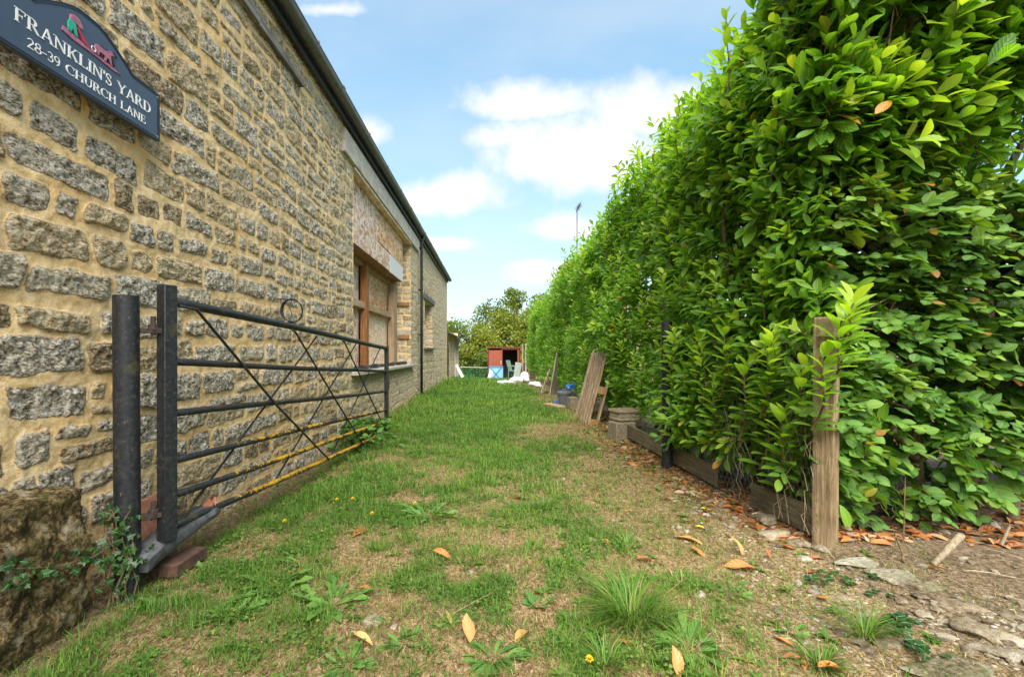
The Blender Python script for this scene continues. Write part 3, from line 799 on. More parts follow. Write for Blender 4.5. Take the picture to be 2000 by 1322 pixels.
# ------------------------------------------------------------------ name board with lettering
def glyphs():
    T, t = .165, .07
    def st(x, w=T): return [('l', x, 0, x, 1, w), ('l', x - .15, .025, x + .15, .025, .05), ('l', x - .15, .975, x + .15, .975, .05)]
    sf = lambda x, y, h=.13: [('l', x - h, y, x + h, y, .05)]
    G = {}
    G['F'] = (st(.17) + [('l', .17, .965, .68, .965, .07), ('l', .68, .99, .68, .74, .05), ('l', .17, .52, .5, .52, .07), ('l', .5, .64, .5, .40, .045)], .78)
    G['R'] = (st(.17) + [('a', .32, .745, .28, .235, -90, 90), ('l', .17, .965, .34, .965, .06), ('l', .17, .51, .34, .51, .06), ('l', .40, .5, .76, .03, T)] + sf(.80, .025), .93)
    G['A'] = ([('l', .12, .02, .44, 1, t), ('l', .42, 1, .78, .02, T), ('l', .24, .32, .64, .32, .06)] + sf(.11, .025) + sf(.79, .025), .93)
    G['N'] = ([('l', .16, .02, .16, .98, t), ('l', .14, .97, .80, .03, T), ('l', .80, .0, .80, .98, t)] + sf(.16, .025) + sf(.80, .975) + sf(.08, .975, .10), .98)
    G['K'] = (st(.17) + [('l', .24, .42, .70, .97, t), ('l', .38, .58, .76, .03, T)] + sf(.72, .975) + sf(.80, .025), .93)
    G['L'] = (st(.17) + [('l', .17, .035, .70, .035, .07), ('l', .70, .01, .70, .26, .05)], .78)
    G['I'] = (st(.17), .36)
    G["'"] = ([('l', .11, 1.0, .07, .72, .12)], .20)
    G['S'] = ([('b', .30, .75, .20, .215, 25, 265, .10), ('l', .22, .60, .42, .40, T), ('b', .31, .25, .22, .215, 70, -160, .10), ('l', .50, .93, .50, .72, .05), ('l', .09, .28, .09, .07, .05)], .64)
    G['Y'] = ([('l', .08, .97, .42, .47, T), ('l', .78, .97, .45, .47, t), ('l', .43, .5, .43, 0, T)] + sf(.09, .975) + sf(.78, .975) + sf(.43, .025, .15), .88)
    G['D'] = (st(.17) + [('a', .32, .5, .46, .47, -90, 90), ('l', .17, .965, .34, .965, .06), ('l', .17, .035, .34, .035, .06)], .93)
    G['C'] = ([('a', .47, .5, .40, .47, 48, 312), ('l', .78, .95, .78, .68, .05), ('l', .78, .05, .76, .2, .04)], .90)
    G['H'] = (st(.17) + st(.76) + [('l', .17, .5, .76, .5, .06)], .95)
    G['U'] = ([('l', .17, .36, .17, .98, T), ('b', .46, .37, .30, .34, 180, 360, .10), ('l', .75, .36, .75, .98, t)] + sf(.17, .975, .15) + sf(.75, .975), .92)
    G['E'] = (st(.17) + [('l', .17, .965, .66, .965, .07), ('l', .66, .99, .66, .76, .05), ('l', .17, .52, .5, .52, .06), ('l', .5, .62, .5, .42, .045), ('l', .17, .035, .68, .035, .07), ('l', .68, .01, .68, .26, .05)], .78)
    G['2'] = ([('b', .29, .73, .21, .23, 165, -40, .09), ('l', .45, .60, .08, .06, .09), ('l', .06, .05, .54, .05, .09)], .62)
    G['8'] = ([('b', .30, .74, .19, .21, 0, 360, .085), ('b', .30, .27, .24, .23, 0, 360, .09)], .62)
    G['3'] = ([('b', .27, .74, .19, .21, 150, -80, .085), ('b', .27, .27, .24, .23, 85, -150, .09)], .60)
    G['9'] = ([('b', .30, .68, .22, .27, 0, 360, .09), ('b', .18, .62, .34, .58, 5, -75, .09)], .62)
    G['-'] = ([('l', .07, .42, .40, .42, .08)], .48)
    G[' '] = ([], .52)
    return G
def text_mb(txt, y0, y1, zb, cap, x, mb):
    G = glyphs()
    total = sum(G[c][1] for c in txt); k = (y1 - y0) / total
    pen = 0; lift = 0
    for ch in txt:
        for s in G[ch][0]:
            lift += 1
            if s[0] == 'l':
                p = np.array([[s[1], s[2]], [s[3], s[4]]]); wd = np.array([s[5], s[5]])
            else:
                n_ = 22
                a_ = np.radians(np.linspace(s[5], s[6], n_))
                p = np.stack([s[1] + s[3] * np.cos(a_), s[2] + s[4] * np.sin(a_)], 1)
                wd = .055 + .12 * np.abs(np.cos(a_)) ** 1.5 if s[0] == 'a' else np.full(n_, s[7])
            p = p + [pen, 0]
            q = p * [k, cap]
            d = np.gradient(q, axis=0); d /= np.linalg.norm(d, axis=1)[:, None]
            nn = np.stack([-d[:, 1], d[:, 0]], 1)
            L = q + nn * (wd * cap * .5)[:, None]; Rr = q - nn * (wd * cap * .5)[:, None]
            n_ = len(q); h = .0022 + (lift % 7) * .00012
            V = []
            for arr, hh in ((L, h), (Rr, h), (L, 0), (Rr, 0)): V += [(x + hh, y0 + a[0], zb + a[1]) for a in arr]
            Fs = []
            for i in range(n_ - 1):
                Fs += [(i, n_ + i, n_ + i + 1, i + 1), (i, i + 1, 2 * n_ + i + 1, 2 * n_ + i), (n_ + i + 1, n_ + i, 3 * n_ + i, 3 * n_ + i + 1)]
            Fs += [(0, 2 * n_, 3 * n_, n_), (n_ - 1, 2 * n_ - 1, 4 * n_ - 1, 3 * n_ - 1)]
            mb.add(V, Fs)
        pen += G[ch][1]
def build_sign():
    XF = -1.66
    sg = thing('name_board', 'dark blue arched name board with white lettering high on the stone wall', 'sign', (XF, 1.875, 2.05))
    def outline(inset=0):
        h = .395 - inset; zb, zs, zp = 2.05 + inset, 2.284 - inset, 2.383 - inset
        pts = [(-h, zb), (h, zb), (h, zs)]
        top = []
        for u in np.linspace(1, 0, 28):
            y = u * .26
            if y > .205: z = zs + .0 * u
            g = sstep(.225 - inset * .3, .03, y); z = zs + (zp - zs) * (g * .55 + .45 * math.sqrt(max(0, 1 - (y / .215) ** 2)) * (y < .215))
            top.append((y, z))
        return pts + top + [(-y, z) for y, z in top[::-1][1:]] + [(-h, zs)]
    o = outline(); n = (1, 0, 0)
    obj('board', MB().prism(o, (XF - .02, 1.875, 0), (0, 1, 0), (0, 0, 1), n, .02), M['sign_blue'], sg, bevel=.002)
    rim = MB()
    for (i0, i1, h, mt) in ((.0015, .0065, .0022, 0), (.012, .0155, .0016, 0)):
        a = np.array(outline(i0)); b = np.array(outline(i1)); k = len(a)
        V = [(XF + hh, 1.875 + p[0], p[1]) for hh, arr in ((h, a), (h, b), (0, a), (0, b)) for p in arr]
        Fs = []
        for i in range(k):
            j = (i + 1) % k
            Fs += [(i, j, k + j, k + i), (j, i, 2 * k + i, 2 * k + j), (k + i, k + j, 3 * k + j, 3 * k + i)]
        rim.add(V, Fs)
    obj('raised_rim', rim, M['sign_black'], sg)
    for line, y0, y1, zb, cap in (("FRANKLIN'S YARD", 1.578, 2.212, 2.1555, .0475), ("28-39 CHURCH LANE", 1.622, 2.178, 2.0905, .036)):
        G = glyphs(); k = (y1 - y0) / sum(G[c][1] for c in line); y = y0
        for wd in line.split(' '):
            a = sum(G[c][1] for c in wd) * k
            tx = MB(); text_mb(wd, y, y + a, zb, cap, XF, tx)
            obj('lettering', tx, M['letter_white'], sg)
            y += a + G[' '][1] * k
    P = lambda poly, mt, nm, h=.004, b=0: obj(nm, MB().prism(poly, (XF + b, 0, 0), (0, 1, 0), (0, 0, 1), n, h), M[mt], sg)
    em = P([(1.752, 2.243), (1.80, 2.236), (1.90, 2.237), (1.98, 2.232), (2.03, 2.236), (1.99, 2.243), (1.93, 2.247), (1.86, 2.250), (1.80, 2.256), (1.755, 2.262)], 'emblem_pink', 'emblem_ground')
    def sub(poly, mt, nm, h=.004, b=0): obj(nm, MB().prism(poly, (XF + b, 0, 0), (0, 1, 0), (0, 0, 1), n, h), M[mt], em)
    sub([(1.778, 2.262), (1.786, 2.258), (1.797, 2.280), (1.806, 2.258), (1.816, 2.258), (1.810, 2.290), (1.806, 2.310), (1.786, 2.312), (1.776, 2.292)], 'emblem_green', 'ploughman', .006)
    sub([(1.784, 2.310), (1.806, 2.308), (1.826, 2.300), (1.838, 2.304), (1.836, 2.318), (1.822, 2.332), (1.802, 2.336), (1.786, 2.328)], 'emblem_pink', 'ploughman_coat', .0068)
    sub([(1.812, 2.298), (1.822, 2.300), (1.850, 2.268), (1.872, 2.258), (1.868, 2.250), (1.838, 2.256)], 'emblem_red', 'plough', .0055)
    for (dy, dz, b, mt) in ((0.018, .012, 0, 'emblem_dark'), (0, 0, .002, 'emblem_pink')):
        hz = [(1.895, 2.284), (1.905, 2.291), (1.945, 2.288), (1.960, 2.296), (1.972, 2.306), (1.984, 2.302), (1.990, 2.290), (1.980, 2.291), (1.972, 2.285), (1.974, 2.268), (1.980, 2.247), (1.973, 2.246), (1.964, 2.264), (1.955, 2.266), (1.948, 2.246), (1.941, 2.246), (1.944, 2.266), (1.918, 2.268), (1.912, 2.247), (1.905, 2.247), (1.905, 2.266), (1.898, 2.246), (1.891, 2.247), (1.895, 2.268)]
        sub([(y + dy, z + dz * .6) for y, z in hz], mt, 'horse', .005, b)
    ang = np.linspace(0, 2 * np.pi, 17)
    obj('plough_wheel', MB().tube([(XF + .007, 1.886 + .010 * math.cos(a), 2.258 + .010 * math.sin(a)) for a in ang], .0016, 5), M['letter_white'], em)
    for (y, z) in ((1.498, 2.262), (1.498, 2.068), (2.252, 2.262), (2.252, 2.068)):
        a_ = np.arange(10) / 10 * 2 * np.pi
        obj('screw', MB().prism([(math.cos(q) * .006, math.sin(q) * .006) for q in a_], (XF, y, z), (0, 1, 0), (0, 0, 1), n, .003), M['screw_steel'], sg)
build_sign()

# ------------------------------------------------------------------ gate, gate posts
def gate_post():
    x, y, r = -1.526, 1.9, .0455
    g0 = gzf(x, y)
    p = thing('gate_post', 'thick black round steel post with the open gate hung on it', 'post', (x, y, g0))
    obj('post_tube', MB().tube([(x + .006, y, g0 - .2), (x, y, .6), (x - .004, y, 1.238)], r, 28), M['black_steel'], p, smooth=False, bevel=.002)
    for z in (1.095, .30):
        b = MB().bar((x + .03, y + .03, z), (-1.443, 1.985, z), .034, .022)
        h = obj('hinge_bracket', b, M['rust'], p, bevel=.002)
        pp = (-1.462, 1.962)
        q = MB().tube([(pp[0], pp[1], z - .02), (pp[0], pp[1], z + .062)], .0105, 10).tube([(pp[0], pp[1], z + .011), (pp[0], pp[1], z + .027)], .019, 6)
        obj('hinge_pin', q, M['rust'], h)
gate_post()
def field_gate():
    A0 = np.array([-1.430, 2.0]); D = np.array([.126, 3.6])
    def pt(t, z): return (A0[0] + D[0] * t, A0[1] + D[1] * t, z)
    g = thing('field_gate', 'black steel six-bar field gate standing open along the stone wall', 'gate', (A0[0], A0[1], .15))
    AL = lambda v: np.array([0, .5, v, .5])
    def lich(mb, v):
        for a in mb.A: a[:, 2] = v
        return mb
    th = math.atan2(D[1], D[0]) - .35
    st = MB().box((A0[0], A0[1], .737), (.056, .056, 1.12), rotz(th))
    stile = obj('hanging_stile', lich(st, .05), M['lichen_steel'], g, bevel=.004)
    # keyhole slots near both ends of the stile, on the side seen from the road
    fx = np.array([math.cos(th - math.pi), math.sin(th - math.pi)])
    for dn in [np.array([-math.cos(th), -math.sin(th)])]:
        for z0, z1 in ((1.145, 1.245), (.295, .385)):
            c = A0 + dn * .0282
            u = np.array([math.sin(th), -math.cos(th)])
            sl = MB().prism([(-.006, z0), (.006, z0), (.006, z1), (-.006, z1)], (c[0] - dn[0] * .001, c[1] - dn[1] * .001, 0), (u[0], u[1], 0), (0, 0, 1), (dn[0], dn[1], 0), .0016)
            obj('slot', sl, M['dark_plastic'], stile)
    for z in (1.085, .29):
        e = MB().tube([(-1.462, 1.962, z + .012), (-1.462, 1.962, z + .032)], .02, 12).bar((-1.455, 1.965, z + .022), (A0[0] - .03, A0[1] - .012, z + .022), .022, .018)
        obj('hinge_eye', e, M['rust'], stile)
    obj('closing_stile', lich(MB().bar(pt(1, .03), pt(1, 1.083), .046, .046, up=(1, 0, 0)), .16), M['lichen_steel'], g, bevel=.003)
    for z0, z1, r, l in ((1.236, 1.058, .0225, .10), (.960, .768, .0165, .20), (.730, .526, .0165, .40), (.524, .305, .0165, .50), (.366, .156, .0165, .56), (.226, .02, .0165, .57)):
        ts = np.linspace(.008, .995, 24)
        o = np.random.default_rng(int(z0 * 1000))
        amp = .004
        pts = [(pt(t, z0 + (z1 - z0) * t)[0], pt(t, 0)[1], z0 + (z1 - z0) * t + amp * math.sin(t * 7 + z0 * 9)) for t in ts]
        mb = MB().tube(pts, r, 12)
        for a in mb.A: a[:, 2] = l
        # lichen starts a little way along the bar
        mb.A[0][:, 2] = l * (.45 + .55 * sstep(.0, .25, np.repeat(ts, 12)))
        obj('rail', mb, M['lichen_steel'], g, smooth=True)
    zt = lambda t: 1.212 + (1.034 - 1.212) * t
    zb = lambda t: .226 + (.02 - .226) * t
    def off(t, z, s): return (A0[0] + D[0] * t + s, A0[1] + D[1] * t, z)
    for i, (ta, tb) in enumerate(((.012, .485), (.308, .727), (.57, .985))):
        pts = [off(ta, zt(ta), .022), off(ta + .03 if i == 0 else ta + .012, zt(ta) - (.004 if i == 0 else .012), .024), off((ta + tb) / 2, (zt(ta) + zb(tb)) / 2, .024), off(tb, zb(tb), .021)]
        mb = MB().tube(pts, .0075, 6)
        for a in mb.A: a[:, 2] = .18
        obj('brace', mb, M['lichen_steel'], g)
    for ta, tb in ((.03, .448), (.27, .704), (.53, .937)):
        pts = [off(ta, zb(ta), -.022), off((ta + tb) / 2, (zb(ta) + zt(tb)) / 2, -.022), off(tb, zt(tb), -.02)]
        mb = MB().tube(pts, .0065, 6)
        for a in mb.A: a[:, 2] = .32
        obj('brace', mb, M['lichen_steel'], g)
    obj('latch', MB().bar(pt(1.004, .70), pt(1.004, .77), .06, .02, up=(1, 0, 0)).tube([pt(1.0, .735), pt(1.025, .735)], .009, 8).bar(pt(1.003, .55), pt(1.003, .70), .052, .052, up=(1, 0, 0)), M['rust'], g, bevel=.002)
field_gate()
def latch_post():
    x, y = 1.508, 3.93; g0 = gzf(x, y)
    p = thing('steel_post', 'black round steel latch post half buried in the laurel hedge', 'post', (x, y, g0))
    obj('post_tube', MB().tube([(x, y, g0 - .2), (x, y, .6), (x - .004, y, 1.27)], .045, 24), M['black_steel'], p, bevel=.002)
latch_post()

# ------------------------------------------------------------------ old stone block, ivy, baulk, tile, wire coil
def stone_block():
    import bmesh
    bm = bmesh.new(); bmesh.ops.create_cube(bm, size=1)
    bmesh.ops.subdivide_edges(bm, edges=bm.edges[:], cuts=64, use_grid_fill=True)
    V = np.array([v.co[:] for v in bm.verts]); Fc = np.array([[v.index for v in f.verts] for f in bm.faces]); bm.free()
    # rounded, weather-worn corner nearest the gate
    L = np.linalg.norm(V * 1.15, axis=1, keepdims=True)
    V = V * (1 - .16 * np.maximum(L - .62, 0) / L * 1.6)
    y0, y1 = .75, 1.79
    W = np.stack([V[:, 0] * .34 - 1.72, V[:, 1] * (y1 - y0) + (y0 + y1) / 2, V[:, 2] * .70 + .165], 1)
    nn = nrm(V)
    d = (fbm(W[:, 1] * 5 + W[:, 0] * 4, W[:, 2] * 5 + 3, 4) - .5) * .055 + (fbm(W[:, 1] * 20, W[:, 2] * 20 + W[:, 0] * 20, 5) - .5) * .06
    W = W + nn * d[:, None]
    mb = MB().add(W, Fc)
    tag(obj('guard_stone', mb, M['lichen_block'], smooth=True, loc=(-1.72, 1.27, 0)), 'big lichened guard stone at the foot of the wall beside the gate post', 'stone block')
stone_block()
IVY = np.array([(0, 0), (.18, .02), (.5, -.08), (.42, .25), (.62, .5), (.28, .55), (0, 1.0), (-.28, .55), (-.62, .5), (-.42, .25), (-.5, -.08), (-.18, .02)])
def ivy():
    root = thing('ivy', 'dark ivy climbing between the guard stone and the black gate post', 'ivy', (-1.55, 1.82, 0))
    r = np.random.default_rng(4)
    lines = []
    for k in range(5):
        x, y = -1.535 + .03 * k * .5, 1.815 + .012 * k
        pts = [(x, y, -.02)]
        for z in np.linspace(.06, .34 + .09 * r.random(), 7): pts.append((x + r.normal(0, .012) - .02 * (z > .25), y + r.normal(0, .016), z))
        lines.append(np.array(pts))
    pts = [(-1.53, 1.80, .20)]
    for k in range(9): pts.append((-1.525 - .002 * k, 1.78 - .045 * k, .215 + .012 * k + r.normal(0, .008)))
    lines.append(np.array(pts))
    mb = MB()
    for l in lines: mb.tube(l, np.linspace(.0042, .002, len(l)), 6)
    obj('stem', mb, M['twig_bark'], root)
    T3 = np.concatenate([IVY, [[0, .35]]]); TV = np.stack([T3[:, 0], T3[:, 1], -.12 * np.abs(T3[:, 0]) + .0], 1)
    TF = np.array([(12, i, (i + 1) % 12) for i in range(12)])
    P = []
    for i, l in enumerate(lines):
        n_ = 26 if i < 5 else 60
        for _ in range(n_):
            k = r.integers(0, len(l) - 1); f = r.random(); q = l[k] * (1 - f) + l[k + 1] * f
            if i == 5: q = q + [r.normal(.015, .014), r.normal(0, .03), r.normal(-.01, .032)]
            else: q = q + [r.normal(.015, .02), r.normal(0, .025), r.normal(0, .02)]
            P.append(q)
    P = np.array(P); N = len(P)
    z = nrm(np.stack([np.abs(r.normal(.8, .3, N)), r.normal(-.5, .5, N), r.normal(.4, .4, N)], 1)); y = nrm(r.normal(0, 1, (N, 3)) + [0, 0, -.5])
    lf = MB().inst(TV, TF, P, frames(y, z), r.uniform(.014, .032, N), np.stack([T3[:, 0], np.clip(T3[:, 1], 0, 1)], 1))
    obj('foliage', lf, M['ivy_leaf'], root)
ivy()
def gate_foot():
    import bmesh
    # a weathered baulk, split and grey, lying under the hung end of the gate
    n_, m_ = 34, 14
    p0 = np.array([-1.49, 1.90, .115]); p1 = np.array([-1.455, 2.36, .175])
    d = p1 - p0; Ld = np.linalg.norm(d); d /= Ld; a = nrm(np.cross(d, [0, 0, 1])); u = np.cross(a, d)
    V = []
    for i in range(n_):
        t = i / (n_ - 1)
        hh = (.034 + .012 * math.sin(t * 3)) * (1 - .25 * sstep(.85, 1, t)); ww = .062 * (1 - .2 * sstep(.88, 1, t))
        for j in range(m_):
            th = j / m_ * 2 * math.pi
            cx, cz = np.sign(math.cos(th)) * abs(math.cos(th)) ** .6, np.sign(math.sin(th)) * abs(math.sin(th)) ** .6
            k = 1 + .16 * (fbm(j * 1.9, t * 2.5, 3) - .5) * 2
            V.append(p0 + d * Ld * t + a * ww * cx * k + u * hh * cz * k + np.array([0, 0, .03 * math.sin(t * 2.6)]))
    Fs = [(i * m_ + j, i * m_ + (j + 1) % m_, (i + 1) * m_ + (j + 1) % m_, (i + 1) * m_ + j) for i in range(n_ - 1) for j in range(m_)]
    Fs += [tuple(range(m_))[::-1], tuple((n_ - 1) * m_ + j for j in range(m_))]
    tag(obj('timber_baulk', MB().add(V, Fs), M['grey_baulk'], loc=(-1.42, 2.15, .02)), 'split grey weathered timber lying on bricks under the hinge of the gate', 'timber')
    for i, (p, s, rz, mt, lab) in enumerate((((-1.44, 2.12, .03), (.09, .2, .06), -.05, 'offcut', 'dark reddish timber offcut propping the grey timber by the gate post'),
                                         ((-1.62, 2.12, .19), (.03, .34, .24), .12, 'terracotta', 'broken terracotta tile leaning on the wall behind the gate'))):
        R = rotz(rz) @ (roty(-.28) if i else np.eye(3))
        tag(obj(('timber_offcut', 'roof_tile')[i], MB().box(p, s, R), M[mt], bevel=.006, loc=(p[0], p[1], 0)), lab, ('timber', 'tile')[i])
    r = np.random.default_rng(2)
    # crumpled food wrapper caught behind the stile
    W = MB(); g = np.stack(np.meshgrid(np.linspace(-.5, .5, 9), np.linspace(-.5, .5, 9), indexing='ij'), -1).reshape(-1, 2)
    V = np.stack([-1.44 + g[:, 0] * .06, 2.30 + g[:, 1] * .10, .225 + (r.random(81) - .5) * .05 + g[:, 1] * .04], 1)
    I = np.arange(81).reshape(9, 9); Fc = np.stack([I[:-1, :-1], I[1:, :-1], I[1:, 1:], I[:-1, 1:]], -1).reshape(-1, 4)
    o = obj('wrapper', W.add(V, Fc), M['terracotta'], loc=(-1.44, 2.3, .18)); s = o.modifiers.new('thickness', 'SOLIDIFY'); s.thickness = .001
    tag(o, 'crumpled reddish scrap of wrapper caught behind the hung end of the gate', 'litter')
    # coil of wire hanging from a nail
    c = MB()
    for k in range(4):
        a_ = np.linspace(0, 2 * np.pi, 30)
        yaw = 1.05 + .12 * k; ru, rv = .082 - .003 * k, .088 + .002 * k
        cx, cy, cz = -1.615, 3.66 + .004 * k, 1.338
        c.tube([(cx + math.sin(yaw) * ru * math.cos(q) , cy + math.cos(yaw) * ru * math.cos(q), cz + rv * math.sin(q) + .004 * math.sin(3 * q + k)) for q in a_], .0035, 5, cap=False)
    c.tube([(-1.72, 3.64, 1.43), (-1.60, 3.65, 1.425)], .004, 6).tube([(-1.615, 3.66, 1.42), (-1.62, 3.63, 1.36), (-1.61, 3.66, 1.30)], .003, 5)
    tag(obj('wire_coil', c, M['coil_wire'], loc=(-1.70, 3.66, 1.33)), 'small coil of black wire hanging from a nail on the stone wall', 'wire coil')
gate_foot()
# ------------------------------------------------------------------ leaves and hedges
def leaf_t(prof, fold, droop, n=5):
    """leaf template along +y with unit length; prof gives half width at the stations"""
    t = np.linspace(0, 1, len(prof)); V = []; A = []
    for ti, w_ in zip(t, prof):
        for u in (-1, 0, 1):
            V.append((u * w_, ti, abs(u) * w_ * fold - droop * ti * ti)); A.append((u, ti))
    F_ = []
    for i in range(len(prof) - 1):
        for j in range(2): F_.append((i * 3 + j, i * 3 + j + 1, (i + 1) * 3 + j + 1, (i + 1) * 3 + j))
    return np.array(V), np.array(F_), np.array(A)
LAU = leaf_t([.015, .125, .19, .215, .18, .03], .28, .16)
LAU_LO = leaf_t([.03, .20, .02], .28, .16)
BEE = leaf_t([.04, .27, .37, .36, .24, .02], .14, .10)
def hedge_front(Y, Z):
    base = np.interp(Y, [2.3, 3, 5, 8, 20], [1.73, 1.70, 1.70, 1.72, 1.66])
    b = base - (fbm(Y * .8 + 4, Z * .8 + 2, 3) - .5) * .66 + .03 * np.exp(-((Y - 3.75) / .55) ** 2) * sstep(.45, .9, Z) + .16 * np.exp(-((Y - 6.7) / .8) ** 2) * sstep(1.25, 1.0, Z) - (fbm(Y * 2.3 + 9, Z * 2.3, 2) - .5) * .16
    return b + .08 * sstep(.4, .05, Z) + .06
def hedge_top(Y):
    return np.interp(Y, [2.3, 3.07, 3.6, 4.5, 5.5, 6.7, 9, 15, 21], [3.3, 3.1, 2.85, 3.0, 3.1, 2.95, 2.9, 2.65, 2.5]) + (fbm(Y * 1.3 + 60, Y * 0 + 3, 3) - .5) * .6
def shoots(mb, P, D, nleaf, Lmin, Lmax, T, r, slen=.17, stems=None, young=.18):
    """leafy shoots: P base points, D directions; leaves spiral up each shoot"""
    N = len(P)
    ref = nrm(np.cross(D, r.normal(size=(N, 3)))); ref2 = np.cross(D, ref)
    ph0 = r.uniform(0, 6.28, N); sl = slen * r.uniform(.7, 1.4, N); base = r.random(N); nu = r.random(N) < young
    for i in range(nleaf):
        f = (i + .5) / nleaf
        ph = ph0 + i * 2.4
        rad = np.cos(ph)[:, None] * ref + np.sin(ph)[:, None] * ref2
        fl = np.radians(78 - 52 * f + r.normal(0, 10, N))
        y = D * np.cos(fl)[:, None] + rad * np.sin(fl)[:, None]
        y = nrm(y + r.normal(0, .12, (N, 3)) - np.array([0, 0, .10 * (1 - f)]))
        z = D - (D * y).sum(1)[:, None] * y + np.array([0, 0, .55])
        pos = P + D * (sl * f)[:, None] + y * .012
        L = r.uniform(Lmin, Lmax, N) * (1.0 - .38 * f ** 2)
        S = np.stack([L * r.uniform(.85, 1.15, N), L, L * r.uniform(.3, 1.6, N)], 1)
        rnd = np.clip(base * .40 + r.random(N) * .26 + .16 * f + np.where(nu, .12 + .34 * f, 0), 0, 1)
        mb.inst(T[0], T[1], pos, frames(y, z), S, T[2], rnd=rnd)
    if stems is not None:
        for k in range(0, N, stems[1]):
            stems[0].tube([P[k] - D[k] * .16, P[k] + D[k] * sl[k]], [.004, .002], 4, cap=False)
def laurel():
    r = np.random.default_rng(101)
    root = thing('laurel_hedge', 'tall glossy green laurel hedge running down the right side of the lane', 'hedge', (1.9, 6, 0))
    near = MB(); far = MB(); tw = MB()
    # lane face
    def face(mb, y0, y1, dens, nl, T, st, lmin, lmax):
        N = int((y1 - y0) * 3.0 * dens)
        Y = r.uniform(y0, y1, N); top = hedge_top(Y)
        Z = .10 + (top - .10) * r.random(N) ** .95
        ok = Z > .10 + .20 * fbm(Y * 2 + 1, Y * 0, 2); Y, Z, top = Y[ok], Z[ok], top[ok]; N = len(Y)
        X = hedge_front(Y, Z) + r.exponential(.09, N) - .03
        ed = sstep(.5, .0, top - Z)
        X = X + ed * r.uniform(0, .28, N)
        D = nrm(np.stack([-1 + r.normal(0, .35, N) + ed * .7, r.normal(-.12, .5, N), .55 + r.normal(0, .38, N) + ed * .9], 1))
        shoots(mb, np.stack([X, Y, Z], 1), D, nl, lmin, lmax, T, r, stems=st)
        # top of the hedge
        N = int((y1 - y0) * 1.0 * dens * .7)
        Y = r.uniform(y0, y1, N); X = np.interp(Y, [2.3, 20], [1.75, 1.6]) + 1.1 * r.random(N)
        Z = hedge_top(Y) + r.normal(-.06, .08, N) + r.uniform(.08, .38, N) * (r.random(N) < .16)
        D = nrm(np.stack([r.normal(-.15, .35, N), r.normal(0, .35, N), np.full(N, 1.0)], 1))
        shoots(mb, np.stack([X, Y, Z], 1), D, nl, lmin, lmax, T, r, slen=.2, stems=st)
        # leaves deeper in, coloured darker to paint in the hedge's inner shade
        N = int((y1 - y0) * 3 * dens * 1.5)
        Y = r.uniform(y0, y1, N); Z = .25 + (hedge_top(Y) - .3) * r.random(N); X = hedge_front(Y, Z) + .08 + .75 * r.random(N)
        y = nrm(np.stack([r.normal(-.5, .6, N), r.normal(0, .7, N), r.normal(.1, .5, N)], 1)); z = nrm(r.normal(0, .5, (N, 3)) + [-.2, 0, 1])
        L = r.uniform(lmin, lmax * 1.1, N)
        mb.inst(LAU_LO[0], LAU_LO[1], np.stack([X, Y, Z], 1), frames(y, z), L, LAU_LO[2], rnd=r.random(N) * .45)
    face(near, 2.42, 4.6, 235, 9, LAU, (tw, 3), .085, .135)
    face(near, 4.6, 7.5, 200, 8, LAU, (tw, 9), .085, .135)
    face(far, 7.5, 13, 165, 8, LAU_LO, None, .09, .14)
    face(far, 13, 21.5, 95, 8, LAU_LO, None, .10, .155)
    # the crown over the beech at the road end
    N = 2300
    X = 1.62 + 2.7 * r.random(N) ** 1.15; Z = 1.72 + (3.45 - 1.72) * r.random(N)
    zt = np.interp(X, [1.6, 2.2, 2.8, 3.4, 4.3], [3.25, 3.35, 3.2, 3.0, 2.8]); Z = np.minimum(Z, zt - r.exponential(.1, N))
    Y = 2.46 - .28 * sstep(1.8, 2.7, Z) + r.exponential(.10, N) + .12 * (fbm(X * 2, Z * 2, 3) - .5) + .25 * sstep(2.15, 1.75, Z)
    keep = r.random(N) < np.interp(X, [1.6, 2.5, 2.9, 3.4, 4.3], [1, 1, .62, .45, .35])
    hole = (fbm(X * 1.6 + 7, Z * 1.6 + 3, 3) > .40)
    P = np.stack([X, Y, Z], 1)[keep & hole]; N = len(P)
    D = nrm(np.stack([r.normal(.12, .45, N), -.62 + r.normal(0, .4, N), .75 + r.normal(0, .35, N)], 1))
    shoots(near, P, D, 9, .115, .18, LAU, r, slen=.24, stems=(tw, 2), young=.24)
    N = 3600
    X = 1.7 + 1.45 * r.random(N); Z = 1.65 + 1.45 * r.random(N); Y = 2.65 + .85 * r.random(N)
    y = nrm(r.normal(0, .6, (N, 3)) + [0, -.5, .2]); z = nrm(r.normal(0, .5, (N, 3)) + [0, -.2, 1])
    near.inst(LAU[0], LAU[1], np.stack([X, Y, Z], 1), frames(y, z), r.uniform(.10, .15, N), LAU[2], rnd=r.random(N) * .5)  # inner crown leaves, also coloured darker for inner shade
    # a young shoot growing out through the netting beside the wooden post
    for (bx, by, bz, h, n_) in ((1.56, 2.08, .80, .36, 20), (1.60, 2.06, .98, .26, 16), (1.52, 2.12, .62, .40, 22), (1.65, 2.12, 1.05, .2, 12), (1.52, 2.55, .62, .5, 24), (1.50, 2.75, .45, .5, 24), (1.48, 2.95, .7, .5, 24), (1.48, 3.1, .35, .5, 24), (1.47, 3.35, .55, .6, 26),(1.575, 2.36, .42, .52, 26), (1.53, 2.44, .28, .42, 24), (1.60, 2.50, .20, .40, 18), (1.56, 2.62, .30, .55, 24), (1.93, 2.38, .38, .16, 9)):
        pts = [(bx + .02 * math.sin(k * 1.1) + .05, by + .02 * math.cos(k) + .10 * (1 - k / 6), bz + h * k / 6) for k in range(7)]
        tw.tube(pts, np.linspace(.007, .003, 7), 6)
        pts = np.array(pts); Pp = []; yy2 = []
